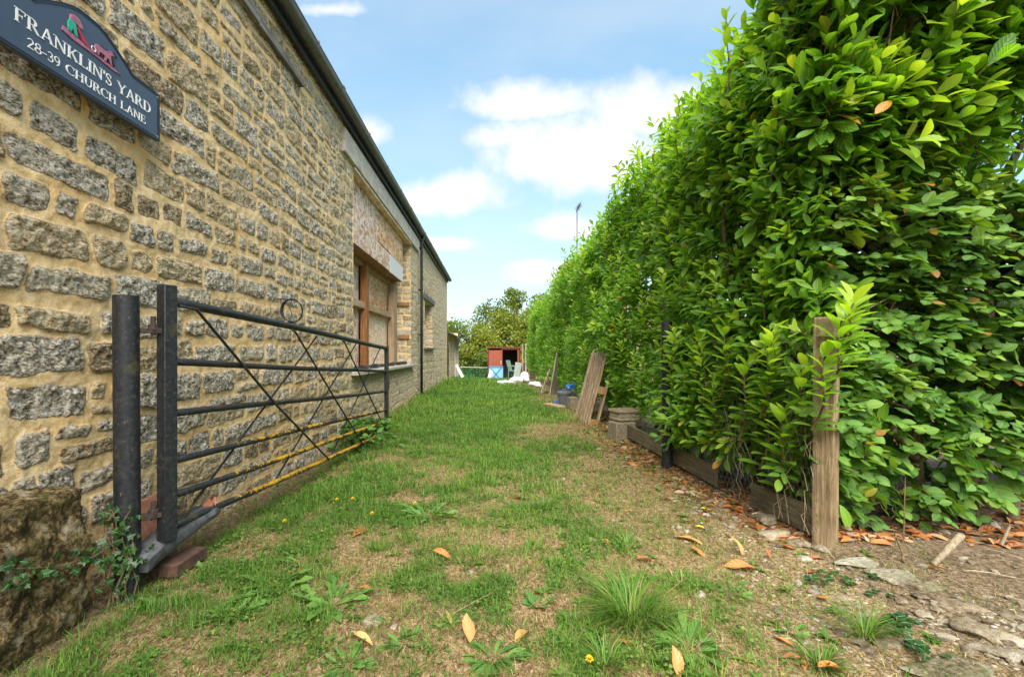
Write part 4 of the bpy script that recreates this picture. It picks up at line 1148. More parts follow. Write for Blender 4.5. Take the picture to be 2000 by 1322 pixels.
        for k in range(n_):
            f = k / n_ * 5.99; i = int(f); q = pts[i] * (1 - f + i) + pts[min(i + 1, 6)] * (f - i)
            a_ = k * 2.4 + r.normal(0, .3); el = .25 + .9 * (k / n_) ** 2
            Pp.append(q); yy2.append((math.cos(a_) * math.cos(el), math.sin(a_) * math.cos(el) - .35, math.sin(el)))
        near.inst(LAU[0], LAU[1], np.array(Pp), frames(np.array(yy2), np.tile([0, -.25, 1.], (n_, 1))), r.uniform(.09, .135, n_), LAU[2], rnd=np.clip(.38 + .5 * np.arange(n_) / n_ + r.normal(0, .06, n_), 0, 1), hue=np.full(n_, .3))
    for (px, py, Y, col) in ((1742, 197, 2.16, .999), (1690, 182, 2.2, .99), (1640, 985, 2.22, .3)):
        y = np.array([(-.75, -.2, -.5)]) if col != .3 else np.array([(.25, -.3, -.8)])
        near.inst(LAU[0], LAU[1], at(px, py, Y)[None], frames(y, np.array([(-.15, -1., .6)])), np.array([.11]), LAU[2], rnd=np.array([.6]), hue=np.array([col]))
    # long pale young shoots standing out of the face
    for k in range(46):
        by = 2.6 + 5.5 * r.random() ** 1.2; bz = r.uniform(.5, 2.5); bx = float(hedge_front(np.array(by), np.array(bz))) - r.uniform(.12, .22); h = r.uniform(.3, .5)
        pts = np.array([(bx - .05 * f + .015 * math.sin(f * 6 + k), by - .12 * f, bz + h * f) for f in np.linspace(0, 1, 6)]); tw.tube(pts, np.linspace(.005, .002, 6), 5)
        n_ = 17; Pp = []; yd = []
        for i in range(n_):
            f = .12 + .88 * i / n_; q = pts[0] * (1 - f) + pts[-1] * f; a_ = i * 2.4 + k; el = .35 + .85 * f ** 2
            Pp.append(q); yd.append((math.cos(a_) * math.cos(el) - .2, math.sin(a_) * math.cos(el), math.sin(el)))
        near.inst(LAU[0], LAU[1], np.array(Pp), frames(np.array(yd), np.tile([-.3, -.2, 1.], (n_, 1))), r.uniform(.085, .13, n_) * (1 - .35 * (np.arange(n_) / n_) ** 2), LAU[2], rnd=np.clip(.5 + .5 * np.arange(n_) / n_ + r.normal(0, .06, n_), 0, 1), hue=np.full(n_, .3))
    obj('foliage', near, M['laurel_leaf'], root, smooth=True)
    obj('distant_foliage', far, M['laurel_leaf'], root, smooth=True)
    # stems
    sm = MB()
    for k in range(16):
        x, y = 1.80 + r.uniform(0, .45), 2.75 + r.uniform(0, .7) if k < 8 else 3.5 + (k - 8) * .8
        h = 3.0; pts = [(x, y, -.05)]
        for z in np.linspace(.4, h, 9): pts.append((pts[-1][0] + r.normal(-.01, .035), pts[-1][1] + r.normal(-.01, .03), z))
        sm.tube(pts, np.linspace(.026, .009, 10) * r.uniform(.6, 1.2), 8)
    for k in range(14):
        x = 2.0 + k * .12 + r.normal(0, .05); y = 2.75 + r.normal(0, .08)
        pts = [(x, y + .15, 1.3)]
        for z in np.linspace(1.6, 2.9, 6): pts.append((pts[-1][0] + r.normal(.02, .05), pts[-1][1] - .05 + r.normal(0, .03), z))
        sm.tube(pts, np.linspace(.022, .008, 7), 7)
    obj('stems', sm, M['bark'], root, smooth=True)
    obj('twigs', tw, M['twig_bark'], root)
laurel()
def beech():
    r = np.random.default_rng(55)
    root = thing('beech_hedge', 'beech hedge with ribbed oval leaves to the right of the wooden fence post', 'hedge', (2.9, 2.8, 0))
    lf = MB(); tw = MB()
    def sprays(P, D, nl, l0, l1):
        N = len(P); up = nrm(np.array([0, 0, 1.]) + r.normal(0, .35, (N, 3)) + np.array([0, -.30, 0]))
        side = nrm(np.cross(D, up)); base = r.random(N)
        for i in range(nl):
            f = (i + .3) / nl; s = 1 if i % 2 else -1
            pos = P + D * (.045 + .16 * f) + np.array([0, 0, -.05]) * f * f
            y = nrm(D * .75 + side * s * .85 + r.normal(0, .22, (N, 3)) - np.array([0, 0, .22]))
            z = nrm(up + r.normal(0, .28, (N, 3)))
            L = r.uniform(l0, l1, N) * (1 - .15 * f)
            lf.inst(BEE[0], BEE[1], pos, frames(y, z), np.stack([L, L, L * r.uniform(.3, 1.8, N)], 1), BEE[2], rnd=np.clip(base * .45 + r.random(N) * .32 + .1 * f + .12 * (pos[:, 2] > 1.65), 0, 1))
    def bottom(X): return np.interp(X, [1.7, 2.0, 2.5, 2.75, 3.2, 4.5], [.12, .10, .08, .22, .42, .45])
    N = 1750
    X = 1.70 + 3.0 * r.random(N); zt = 1.86 + .10 * (fbm(X * 3, X * 0, 3) - .5) * 2
    Z = bottom(X) + (zt - bottom(X)) * r.random(N) ** .92
    Y = 2.50 + (fbm(X * 2.2 + 3, Z * 2.2 + 8, 3) - .5) * .34 + .13 * sstep(.55, .1, Z) + r.exponential(.06, N)
    gap = fbm(X * 3.1 + 1, Z * 3.1 + 6, 3) > .38
    P = np.stack([X, Y, Z], 1)[gap]; N = len(P)
    D = nrm(np.stack([r.normal(0, .55, N), -.8 + r.normal(0, .3, N), r.normal(.05, .35, N)], 1))
    sprays(P, D, 7, .055, .085)
    for k in range(0, N, 2): tw.tube([P[k] - D[k] * .12, P[k] + D[k] * .2 - [0, 0, .04]], [.003, .0015], 4, cap=False)
    N = 900      # clipped top
    X = 1.75 + 2.9 * r.random(N); Y = 2.45 + .85 * r.random(N); Z = 1.82 + .10 * (fbm(X * 3, Y * 3, 3) - .5) * 2 + r.exponential(.03, N)
    D = nrm(np.stack([r.normal(0, .8, N), -.3 + r.normal(0, .6, N), .35 + r.normal(0, .3, N)], 1))
    sprays(np.stack([X, Y, Z], 1), D, 6, .055, .085)
    N = 9000     # deeper leaves, interior shade put into their darker colour
    X = 1.75 + 3.0 * r.random(N); Z = bottom(X) + .15 + (1.75 - bottom(X) - .15) * r.random(N); Y = 2.68 + .75 * r.random(N)
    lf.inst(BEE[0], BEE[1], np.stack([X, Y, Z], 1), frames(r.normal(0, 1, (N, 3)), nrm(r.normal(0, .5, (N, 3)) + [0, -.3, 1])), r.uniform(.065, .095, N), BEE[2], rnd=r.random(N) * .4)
    obj('foliage', lf, M['beech_leaf'], root, smooth=True)
    def trunk(pts, r0, r1, Y):
        P = [at(px, py, Y + dy) for px, py, dy in pts]; n_ = 4 * (len(P) - 1) + 1
        q = np.array([np.interp(np.linspace(0, len(P) - 1, n_), range(len(P)), np.array(P)[:, k]) for k in range(3)]).T
        q += (np.array([fbm(np.arange(n_) * .7 + 9 * k, np.zeros(n_), 2) for k in range(3)]).T - .5) * .02
        m = MB().tube(q, np.linspace(r0, r1, n_) * (1 + .25 * (fbm(np.arange(n_) * .9, np.ones(n_), 2) - .5)), 12)
        return obj('trunk', m, M['bark'], root, smooth=True)
    trunk([(1800, 985, 0), (1785, 880, 0), (1795, 760, 0), (1772, 690, .02), (1752, 640, .04), (1728, 570, .04), (1712, 520, .08), (1690, 420, .1)], .036, .022, 2.62)
    trunk([(1740, 830, -.05), (1762, 868, 0), (1790, 895, .05)], .02, .026, 2.55)
    t2 = [(1888, 1052, -.02), (1893, 1010, 0), (1900, 930, 0), (1912, 880, .03), (1930, 760, .1), (1925, 560, .1)]
    trunk(t2, .052, .028, 2.62)
    trunk([(1850, 1000, .02), (1885, 1000, .02), (1900, 930, .02), (1870, 890, .05), (1840, 880, .08)], .028, .02, 2.64)
    trunk([(1978, 1025, 0), (1980, 960, 0), (1970, 900, .05), (1990, 700, .15)], .036, .02, 2.66)
    trunk([(2120, 1020, .1), (2110, 920, .1), (2140, 700, .2)], .045, .02, 2.7)
    for (a, b, Y) in (((1620, 655), (1760, 570), 2.42), ((1790, 520), (1690, 700), 2.5), ((1850, 480), (1870, 640), 2.5), ((1640, 640), (1800, 660), 2.45), ((1600, 440), (1720, 520), 2.45), ((1700, 880), (1800, 930), 2.5), ((1920, 980), (2010, 960), 2.5)):
        p = at(*a, Y); q = at(*b, Y + .1); m_ = (p + q) / 2 + [0, 0, .02]
        tw.tube([p, m_, q], [.003, .004, .0055], 6)
    obj('twigs', tw, M['twig_bark'], root)
beech()

# ------------------------------------------------------------------ fence remains on the right
def fence():
    x, y = 1.692, 2.32; g0 = gzf(x, y)
    R = rotz(math.radians(40))
    p = thing('fence_post', 'weathered square wooden fence post between the laurel and the beech', 'post', (x, y, g0))
    V = MB().box((x, y, .52), (.094, .094, 1.32), R)
    V.V[0] = V.V[0] + np.where(V.V[0][:, 2:3] > 1, np.array([[0.012, 0, 0]]), 0) * np.ones((8, 1))
    obj('post', V, M['post_wood'], p, bevel=.006)
    for z in (1.02, .78, .10): obj('staple', MB().tube([(x - .085, y - .02, z), (x - .09, y - .035, z + .008), (x - .085, y - .05, z)], .002, 5), M['wire'], p)
    for i, (a, b, z, lab) in enumerate((((1.665, 2.30), (1.632, 2.86), .105, 'mossy gravel board nailed low on the wooden fence post'),
                                        ((1.60, 3.25), (1.535, 5.2), .115, 'long gravel board along the foot of the laurel behind the steel post'))):
        m = MB().bar((a[0], a[1], z + gzf(*a)), (b[0], b[1], z - .01 + gzf(*b)), .026, .145)
        tag(obj('gravel_board', m, M['board_wood'], bevel=.004, loc=(a[0], a[1], 0)), lab, 'board')
    r = np.random.default_rng(6)
    # hexagonal wire netting
    net = MB(); cw, chh = .046, .054
    def pt(u, v):
        d = .025 * math.sin(u * 5) * math.sin(v * 3.3) + .03 * (v / 1.1) ** 2
        return np.array([1.645 - .055 * u + d - .02, 2.30 + u, .03 + v])
    def edge(a, b):
        p, q = pt(*a), pt(*b)
        net.tube([p, q], .0011, 3, cap=False)
    nu, nv = int(1.3 / cw), int(1.08 / (chh * .75))
    for i in range(nv):
        for j in range(nu):
            cx = j * cw + (cw / 2 if i % 2 else 0); cy = i * chh * .75
            h = [(cx, cy + chh / 2), (cx + cw / 2, cy + chh / 4), (cx + cw / 2, cy - chh / 4), (cx, cy - chh / 2), (cx - cw / 2, cy - chh / 4)]
            edge(h[0], h[1]); edge(h[1], h[2]); edge(h[4], h[0])
    for v in (.0, .55, 1.08):
        net.tube([pt(u, v) for u in np.linspace(0, 1.3, 14)], .0014, 4, cap=False)
    tag(obj('wire_netting', net, M['wire'], loc=(1.63, 2.3, 0)), 'grey chicken wire stretched from the wooden post into the laurel', 'netting')
    # dry stems hanging in the netting and at the foot of the beech
    ds = MB()
    for k in range(46):
        u = r.uniform(0, .75); p = pt(u, r.uniform(.0, .5)) + [-.012, -.01, 0]
        ds.tube([p, p + [r.normal(-.01, .015), r.normal(0, .02), r.uniform(.04, .10)], p + [r.normal(0, .03), r.normal(0, .04), r.uniform(.08, .22)]], [.0016, .0014, .0008], 4, cap=False)
    tag(obj('dry_stems', ds, M['bare_stem'], loc=(1.6, 2.4, 0)), 'dead climber stems caught in the chicken wire', 'dry stems', kind='stuff')
    p = at(1763, 1075, 2.3); q = at(1768, 985, 2.36)
    tag(obj('bare_stem', MB().tube([p - [0, 0, .02], (p + q) / 2, q + [0, 0, .15]], [.0035, .003, .002], 6), M['twig_bark'], loc=tuple(p)), 'thin upright bare stem in front of the beech', 'stem')
fence()

# ------------------------------------------------------------------ things along the right edge of the lane
def right_side():
    # concrete block with a stone trough on it
    g0 = gzf(1.46, 5.2)
    R = rotz(.25)
    c = MB().box((1.49, 5.25, g0 + .075), (.25, .2, .25), R)
    tag(obj('concrete_block', c, M['concrete'], bevel=.012, loc=(1.47, 5.25, g0)), 'concrete block under the stone trough at the edge of the laurel', 'block')
    t = thing('stone_trough', 'small moulded stone trough resting on a concrete block', 'trough', (1.54, 5.3, g0 + .21))
    b = MB()
    for z0, z1, s in ((.212, .245, .96), (.247, .30, .90), (.302, .335, 1.0)):
        b.box((1.55, 5.32, g0 + (z0 + z1) / 2), (.31 * s, .24 * s, z1 - z0), R)
    obj('bowl', b, M['planter_stone'], t, bevel=.006)
    obj('soil', MB().box((1.55, 5.32, g0 + .337), (.27, .2, .006), R), M['lane_earth'], t)
    tag(obj('concrete_block', MB().box((1.40, 7.95, gzf(1.4, 7.95) + .09), (.15, .2, .22), rotz(.2)), M['concrete'], bevel=.01, loc=(1.4, 7.95, 0)), 'small concrete block between the bin and the leaning pallet', 'block')
    # pallet leaning on the hedge
    base = np.array([1.29, 6.2, gzf(1.33, 6.3)])
    pal = thing('pallet', 'brown wooden pallet leaning on its end against the laurel hedge', 'pallet', tuple(base))
    lean = math.atan2(.27, 1.02)
    n = np.array([math.cos(lean), 0, -math.sin(lean)])       # into the hedge
    u = np.array([math.sin(lean), 0, math.cos(lean)])         # up the pallet
    yv = np.array([-.005, 1, 0]); 
    def slab(v, w_, a0, a1, d0, d1, mt, nm):
        c = base + yv * (v + w_ / 2) + u * ((a0 + a1) / 2) + n * ((d0 + d1) / 2)
        m = MB().box(c, (d1 - d0, w_, a1 - a0), np.stack([n, yv, u], 1)); obj(nm, m, M[mt], pal, bevel=.004)
    rr = random.Random(3)
    for k in range(6): slab(k * .165, .108, rr.uniform(-.01, .015), 1.03 + rr.uniform(-.015, .01), 0, .021, 'pallet_wood', 'deck_board')
    for a in (.0, .46, .93): slab(0, .97, a, a + .1, .0225, .042, 'pallet_wood', 'cross_board')
    for v in (0, .44, .87):
        for a in (.0, .46, .93): slab(v + .005, .095, a, a + .1, .0435, .121, 'block_wood', 'spacer_block')
    for v in (0, .44, .87): slab(v, .1, -.01, 1.03, .1225, .143, 'pallet_wood', 'bottom_board')
    # bin, blue plastic
    x, y = 1.325, 8.4; g0 = gzf(x, y)
    bn = thing('bin', 'small dark grey lidded bin beside the pallet', 'bin', (x, y, g0))
    b = MB().tube([(x, y, g0), (x, y, g0 + .02), (x, y, g0 + .235)], [.098, .10, .125], 20).tube([(x, y, g0 + .215), (x, y, g0 + .24)], .133, 20)
    obj('tub', b, M['bin_grey'], bn, smooth=False, bevel=.003)
    l = MB().tube([(x, y, g0 + .2415), (x, y, g0 + .255), (x, y, g0 + .285), (x, y, g0 + .29)], [.136, .136, .10, .03], 20); l.tube([(x - .05, y, g0 + .285), (x - .03, y, g0 + .31), (x + .03, y, g0 + .31), (x + .05, y, g0 + .285)], .01, 8)
    obj('lid', l, M['bin_grey'], bn)
    r = np.random.default_rng(9)
    def crumple(p, s, seed, sub=3, rough=.9):
        V, Fc = rock_vf(sub, seed, rough); return MB().add(V * np.array(s) + np.array(p), Fc)
    tag(obj('plastic_bag', crumple((1.46, 8.65, g0 + .34), (.11, .1, .07), 4), M['blue_plastic'], smooth=False, loc=(1.46, 8.65, g0)), 'bright blue plastic bag showing behind the grey bin', 'bag')
    tag(obj('plastic_bottle', MB().tube([(1.19, 8.55, gzf(1.19, 8.55) + .045), (1.2, 8.72, gzf(1.2, 8.7) + .045), (1.205, 8.78, gzf(1.2, 8.75) + .045)], [.04, .04, .014], 12), M['blue_plastic'], loc=(1.19, 8.55, 0)), 'small pale blue bottle lying left of the bin', 'bottle')
    tag(obj('plank', MB().bar((1.02, 8.55, gzf(1.02, 8.55) + .03), (1.20, 7.95, gzf(1.2, 7.95) + .03), .17, .035), M['tan_rail'], bevel=.004, loc=(1.1, 8.2, 0)), 'short flat plank lying on the grass in front of the bin', 'plank')
    # leaning boards further on
    a = np.array([1.36, 10.4, gzf(1.36, 10.4)])
    tag(obj('broken_board', MB().prism([(-.16, 0), (.16, 0), (.05, .96), (-.0, .98)], a + [0, 0, -.02], nrm(np.array([.55, .8, 0])), nrm(np.array([.10, .05, 1])), nrm(np.array([.8, -.55, 0])), .03), M['leaning_wood'], bevel=.004, loc=tuple(a)), 'pointed grey broken board standing against the hedge beyond the bin', 'board')
    sp = thing('slatted_panel', 'pale slatted pallet piece leaning left of the pointed grey board', 'pallet', (1.22, 10.6, gzf(1.22, 10.6)))
    for k in range(5):
        z = gzf(1.22, 10.6) + .03 + k * .105
        obj('slat', MB().bar((1.12 + .035 * k, 10.45, z), (1.19 + .035 * k, 11.0, z), .02, .075), M['tan_rail'], sp, bevel=.003)
    for (yy_, dx) in ((10.5, 0), (10.95, .06)): obj('batten', MB().bar((1.14 + dx, yy_, gzf(1.2, 10.6)), (1.315 + dx, yy_, gzf(1.2, 10.6) + .56), .05, .03, up=(1, 0, 0)), M['leaning_wood'], sp, bevel=.003)
    # white rubble sacks
    def sack(p, s, seed, rz, lab):
        V, Fc = rock_vf(4, seed, .5)
        V = V * (1 + .35 * (fbm(V[:, 0] * 4 + seed, V[:, 1] * 4 + V[:, 2] * 3, 4)[:, None] - .5))
        V = V * np.array(s); V = V @ rotz(rz).T; V[:, 2] = np.maximum(V[:, 2], -s[2] * .5)
        p = np.array(p)
        tag(obj('sack', MB().add(V + p, Fc), M['white_sack'], smooth=True, loc=tuple(p)), lab, 'sack')
    for (px, py, Y, s, sd, rz, lab) in ((1026, 737, 15.2, (.17, .30, .24), 3, .3, 'upright white plastic sack, rightmost of the pile by the green chair'),
                                      (1008, 745, 14.7, (.27, .25, .15), 5, .1, 'slumped white plastic sack in the middle of the pile'),
                                      (987, 748, 14.4, (.30, .2, .09), 7, -.2, 'flat white plastic sack at the left end of the pile'),
                                      (1046, 752, 13.2, (.20, .22, .11), 9, .4, 'torn greyish sack lying apart near the hedge')):
        sack(at(px, py, Y), s, sd, rz, lab)
right_side()

# ------------------------------------------------------------------ the far end of the lane
def far_end():
    Y = 24.0; g = lambda x, y=Y: gzf(x, y)
    s = thing('shed', 'small red-brown shed with an open dark doorway at the end of the lane', 'shed', (.55, Y, g(.5)))
    def P(px): return (px - VX) * Y / F
    def Zp(py): return CAMH + (VY - py) * Y / F
    x0, x1, zt, zb = P(953), P(1016), Zp(680), g(.5) - .05
    xm = P(982)
    obj('wall', MB().box((x0 + .02, Y + .75, (zb + zt) / 2), (.04, 1.5, zt - zb)).box((x1 - .02, Y + .75, (zb + zt) / 2), (.04, 1.5, zt - zb)).box(((x0 + x1) / 2, Y + 1.48, (zb + zt) / 2), (x1 - x0 - .1, .04, zt - zb)).box((xm - .06, Y + .02, (zb + zt) / 2), (.10, .06, zt - zb)), M['dark_red'], s)
    obj('dark_back_panel', MB().box(((x0 + x1) / 2, Y + 1.44, (zb + zt) / 2), (x1 - x0 - .12, .02, zt - zb - .1)), M['shed_inside'], s)  # dark panel in front of the back wall, facing the doorway
    obj('roof', MB().box(((x0 + x1) / 2, Y + .72, zt + .03), (x1 - x0 + .12, 1.66, .05)), M['dark_red'], s)
    obj('frame', MB().box((P(1012), Y - .01, (zb + zt) / 2), (.07, .07, zt - zb)).box((P(996), Y - .01, zt - .04), (P(1011) - P(981), .06, .07)), M['red_paint'], s)
    dr = obj('door', MB().box((P(967.5), Y - .05, (Zp(684) + zb) / 2), (P(980) - P(955), .04, Zp(684) - zb)), M['red_paint'], s)
    obj('latch', MB().box((P(978.5), Y - .085, Zp(708)), (.05, .02, .22)), M['tan_stud'], dr)
    Y2 = 23.0
    bx0, bx1 = (955 - VX) * Y2 / F, (982.5 - VX) * Y2 / F; bz1 = CAMH + (VY - 715) * Y2 / F; bz0 = gzf(.3, Y2) - .03
    hd = thing('half_door', 'pale blue stable half-door with a darker X brace propped against the shed', 'half-door', ((bx0 + bx1) / 2, Y2, bz0))
    obj('panel', MB().box(((bx0 + bx1) / 2, Y2, (bz0 + bz1) / 2), (bx1 - bx0, .03, bz1 - bz0)), M['blue_paint'], hd)
    cz0, cz1 = bz0 + .06, bz1 - .06
    for a, b in (((bx0 + .07, cz0), (bx1 - .07, cz1)), ((bx0 + .07, cz1), (bx1 - .07, cz0))): obj('brace', MB().bar((a[0], Y2 - .025, a[1]), (b[0], Y2 - .025, b[1]), .02, .05, up=(.1, 0, 1)), M['blue_trim'], hd)
    for a, b in (((bx0, bz1 - .03), (bx1, bz1 - .03)), ((bx0, bz0 + .03), (bx1, bz0 + .03))): obj('rail', MB().bar((a[0], Y2 - .028, a[1]), (b[0], Y2 - .028, b[1]), .024, .06), M['blue_trim'], hd)
    def plank(a, b, Ya, Yb, w_, t_, mt, nm, lab, cat):
        p, q = at(*a, Ya), at(*b, Yb)
        tag(obj(nm, MB().bar(p, q, w_, t_, up=(0, -1, .1)), M[mt], bevel=.004, loc=tuple(p)), lab, cat)
    plank((954, 743), (960, 724), 22.3, 22.6, .16, .03, 'white_paint', 'plank', 'short white plank leaning on the blue half-door', 'plank')
    plank((904, 737), (891, 712), 19.2, 19.9, .13, .04, 'white_paint', 'plank', 'pale plank leaning on the lean-to at the end of the barn', 'plank')
    # green moulded garden chair and its pale tipped twin
    def chair(px, py, Yc, rz, mt, lab, tip=0.0):
        c = at(px, py, Yc); R = rotz(rz) @ rotx(tip)
        ch = thing('garden_chair', lab, 'chair', tuple(c))
        T = lambda v: c + R @ np.array(v)
        q = MB()
        for i in range(7):
            x = -.21 + i * .07; q.bar(T((x, .20, .44)), T((x * 1.05, .32, .92)), .045, .02, up=R @ np.array([0, -1, .2]))
        q.bar(T((-.24, .33, .93)), T((.24, .33, .93)), .03, .05, up=R @ np.array([0, 0, 1.]))
        obj('backrest', q, M[mt], ch)
        obj('seat', MB().box(T((0, 0, .43)), (.46, .44, .035), R), M[mt], ch, bevel=.01)
        for sx in (-1, 1):
            obj('armrest', MB().bar(T((sx * .26, -.2, .66)), T((sx * .26, .26, .68)), .05, .03), M[mt], ch)
            for sy in (-1, 1): obj('leg', MB().tube([T((sx * .25, sy * .22, 0)), T((sx * .235, sy * .19, .66 if sy < 0 else .44))], .022, 7), M[mt], ch)
    chair(1004, 741, 22.6, 1.15, 'green_plastic', 'green slatted plastic garden chair in front of the shed doorway')
    # pale board standing by the chair
    plank((1008, 742), (1013, 708), 21.6, 21.7, .30, .03, 'pale_plastic', 'board', 'pale green plastic board standing between the chair and the bricks', 'board')
    # brick stack with posts
    for k in range(7):
        p = at(1033, 741 - k * 5.2, 22.5)
        tag(obj('brick_course', MB().box((p[0] + .02 * (k % 2), p[1], p[2]), (.62, .22, .125)), M['brick'], bevel=.01, loc=tuple(p)), 'course of red bricks in the low stack beside the hedge', 'bricks', 'courses of the brick stack')
    for i, (px, top, lab) in enumerate(((1020.5, 672, 'brown timber post, leftmost of the three beside the brick stack'), (1027, 671, 'white weathered pole between the two timber posts'), (1033, 673, 'brown timber post next to the hedge end'))):
        a, b = at(px, 742, 21.9), at(px, top, 21.9)
        tag(obj('timber_post', MB().bar(a, b, .07, .07, up=(1, 0, 0)), M['white_pole' if i == 1 else 'tan_stud'], bevel=.004, loc=tuple(a)), lab, 'post')
    p = at(1035, 708, 22.4)
    tag(obj('plastic_sheet', MB().box(p, (.5, .26, .025), roty(-.12)), M['blue_paint'], loc=tuple(p)), 'pale blue sheet lying on top of the brick stack', 'sheet')
    # green netting fence with rails
    nf = thing('netting_fence', 'low green garden netting fence left of the red shed', 'fence', tuple(at(925, 738, 25)))
    nm = MB()
    for i in range(19):
        px = 899 + i * 3.1; nm.tube([at(px, 742, 25), at(px + 1, 717, 25)], .006, 3, cap=False)
    for j in range(9): nm.tube([at(899, 741 - j * 3, 25), at(955, 742 - j * 3, 25)], .006, 3, cap=False)
    obj('netting', nm, M['green_net'], nf)
    for px in (900, 918, 937, 954): obj('stake', MB().tube([at(px, 745, 25), at(px, 715, 25)], .025, 6), M['green_net'], nf)
    obj('top_rail', MB().tube([at(899, 717, 24.97), at(955, 718, 24.97)], .02, 6), M['white_pole'], nf)
    # lean-to beyond the barn
    X = -1.76
    lt = thing('lean_to', 'low stone lean-to with a slate roof beyond the far end of the barn', 'outbuilding', (X, 20, -.2))
    w_ = MB(); lay = stones_layout(0, 6.4, -.8, 1.95, 77); lay[:, 6] = .85
    add_field(w_, grid(0, 2.6, .05), grid(-.8, 1.86, .05), lay, lambda u, v, h: np.stack([X + h, 18.3 + u, v], -1))
    add_field(w_, grid(0, .55, .05), grid(-.8, 1.80, .05), lay, lambda u, v, h: np.stack([X + h, 22.5 + u, v], -1))
    add_field(w_, grid(0, 3, .06), grid(-.8, 2.0, .06), lay, lambda u, v, h: np.stack([X - u, 23.05 + h * .5, v], -1), flip=True)
    obj('wall', w_, M['rubble_masonry'], lt, smooth=True)
    obj('door', MB().box((X - .12, 21.7, .55), (.05, 1.55, 2.2)), M['dark_plastic'], lt)
    for y in (20.95, 22.45): obj('door_post', MB().box((X + .03, y, .6), (.10, .10, 2.25)), M['white_pole'], lt)
    rf = MB()
    for k in range(5):
        a = .42 - k * .55; z = 1.74 + k * .26
        rf.box((X + a - .3, 20.7, z + .03), (.64, 5.2, .03), roty(.44))
    obj('roof', rf, M['slate'], lt)
far_end()

# ------------------------------------------------------------------ house behind the hedge, trees
def house():
    Y = 30.0; cx = 6.6
    h = thing('brick_house', 'house behind the laurel hedge of which the chimney and television aerial show', 'house', (cx + 2, Y + 3, -.8))
    obj('wall', MB().box((cx + 2.5, Y + 3.2, 1.3), (8, 6, 4.4)), M['house_wall'], h)
    r0 = MB()
    r0.prism([(-3.3, 0), (3.3, 0), (0, 1.75)], (cx - 1.7, Y + 3.2, 3.5), (0, 1, 0), (0, 0, 1), (1, 0, 0), 8.4)
    roof = obj('roof', r0, M['house_tile'], h)
    p = at(1107, 600, Y)
    ch = MB().box((p[0], Y + .2, 5.3), (.86, .8, 2.6)).box((p[0], Y + .2, 6.66), (.98, .92, .12))
    c = obj('chimney', ch, M['brick'], roof)
    obj('chimney_pot', MB().tube([(p[0], Y + .2, 6.72), (p[0], Y + .2, 6.92), (p[0], Y + .2, 6.98)], [.14, .12, .16], 12), M['terracotta'], roof)
    q = at(1127, 412, Y)
    ae = MB().tube([(q[0], Y, 5.0), (q[0], Y, q[2])], .036, 6)
    a = np.array([q[0] - .05, Y, q[2] + .02]); b = a + [.34, .3, .52]
    ae.tube([a, b], .02, 6)
    d = nrm(b - a)
    for k in range(8):
        c_ = a + (b - a) * (.12 + k * .12); ae.tube([c_ - [.0, .22, -.1], c_ + [.0, .22, -.1]], .012, 4); ae.tube([c_ - [.14, 0, -.09], c_ + [.14, 0, -.09]], .012, 4)
    obj('aerial', ae, M['aerial'], h)
    for y in (Y + 1.5, Y + 4.5): obj('window', MB().box((cx - 1.53, y, 2.1), (.06, 1.1, 1.1)), M['window_dark'], h)
house()
def tree(name, label, x, y, h, cr, mt, seed, lobes, n_leaf, lsize=.2, trunk_r=.16, group=None, low=.3, light=1.0):
    r = np.random.default_rng(seed); z0 = gzf(x, y) - .1
    t = thing(name, label, 'tree' if 'tree' in name else 'bush', (x, y, z0), group)
    tk = MB(); pts = [np.array([x, y, z0])]
    for k in range(6): pts.append(pts[-1] + [r.normal(0, .12), r.normal(0, .12), h * .82 / 6])
    tk.tube(pts, np.linspace(trunk_r, trunk_r * .25, 7), 8)
    cen = []
    for k in range(lobes):
        f = low + (1 - low) * (k + .5) / lobes
        a = k * 2.4 + r.normal(0, .4); rad = cr * (.75 * math.sin(math.pi * min(.98, (f - low) / (1 - low) * .85 + .12))) * r.uniform(.5, 1.1)
        c = np.array([x + math.cos(a) * rad, y + math.sin(a) * rad * .8, z0 + h * f * .93]); cen.append(c)
        b = pts[min(5, max(1, int(f * 5)))]; tk.tube([b, (b + c) / 2 + [0, 0, -.08], c], [trunk_r * .4, trunk_r * .22, .015], 5)
        for _ in range(3): tk.tube([c, c + r.normal(0, .35 * cr * .5, 3)], [.018, .006], 4)
    obj('trunk', tk, M['bark'], t, smooth=True)
    lf = MB(); per = n_leaf // lobes
    for c in cen:
        sc = cr * r.uniform(.26, .46)
        d = nrm(r.normal(size=(per, 3))); rr = sc * (.35 + .75 * r.random(per) ** .6)
        P = c + d * rr[:, None] * np.array([1.1, 1, .8]) * (1 + .5 * (fbm(d[:, 0] * 2 + seed, d[:, 2] * 2 + d[:, 1], 3)[:, None] - .5))
        tone = r.uniform(-.16, .2)
        lf.inst(LAU_LO[0] * [2.1, 1, 1], LAU_LO[1], P, frames(nrm(r.normal(size=(per, 3)) + [0, 0, -.2]), nrm(r.normal(0, .7, (per, 3)) + [0, -.2, 1])), r.uniform(.6, 1.2, per) * lsize, LAU_LO[2], rnd=np.clip(r.random(per) * .7 + .15 + tone, 0, 1))
    obj('crown', lf, M[mt], t)
tree('ash_tree', 'dark green ash tree with the tallest crown at the end of the lane', 1.75, 36, 7.4, 1.7, 'far_leaf', 1, 15, 5600, .16)
tree('hedgerow_tree', 'loose dull green tree left of the tallest ash tree', -.2, 37, 6.3, 2.1, 'far_leaf', 2, 14, 4600, .16)
tree('hedgerow_tree', 'small dull green tree between the ash tree and the laurel hedge end', 3.5, 35, 6.6, 2.1, 'far_leaf', 3, 14, 4600, .16)
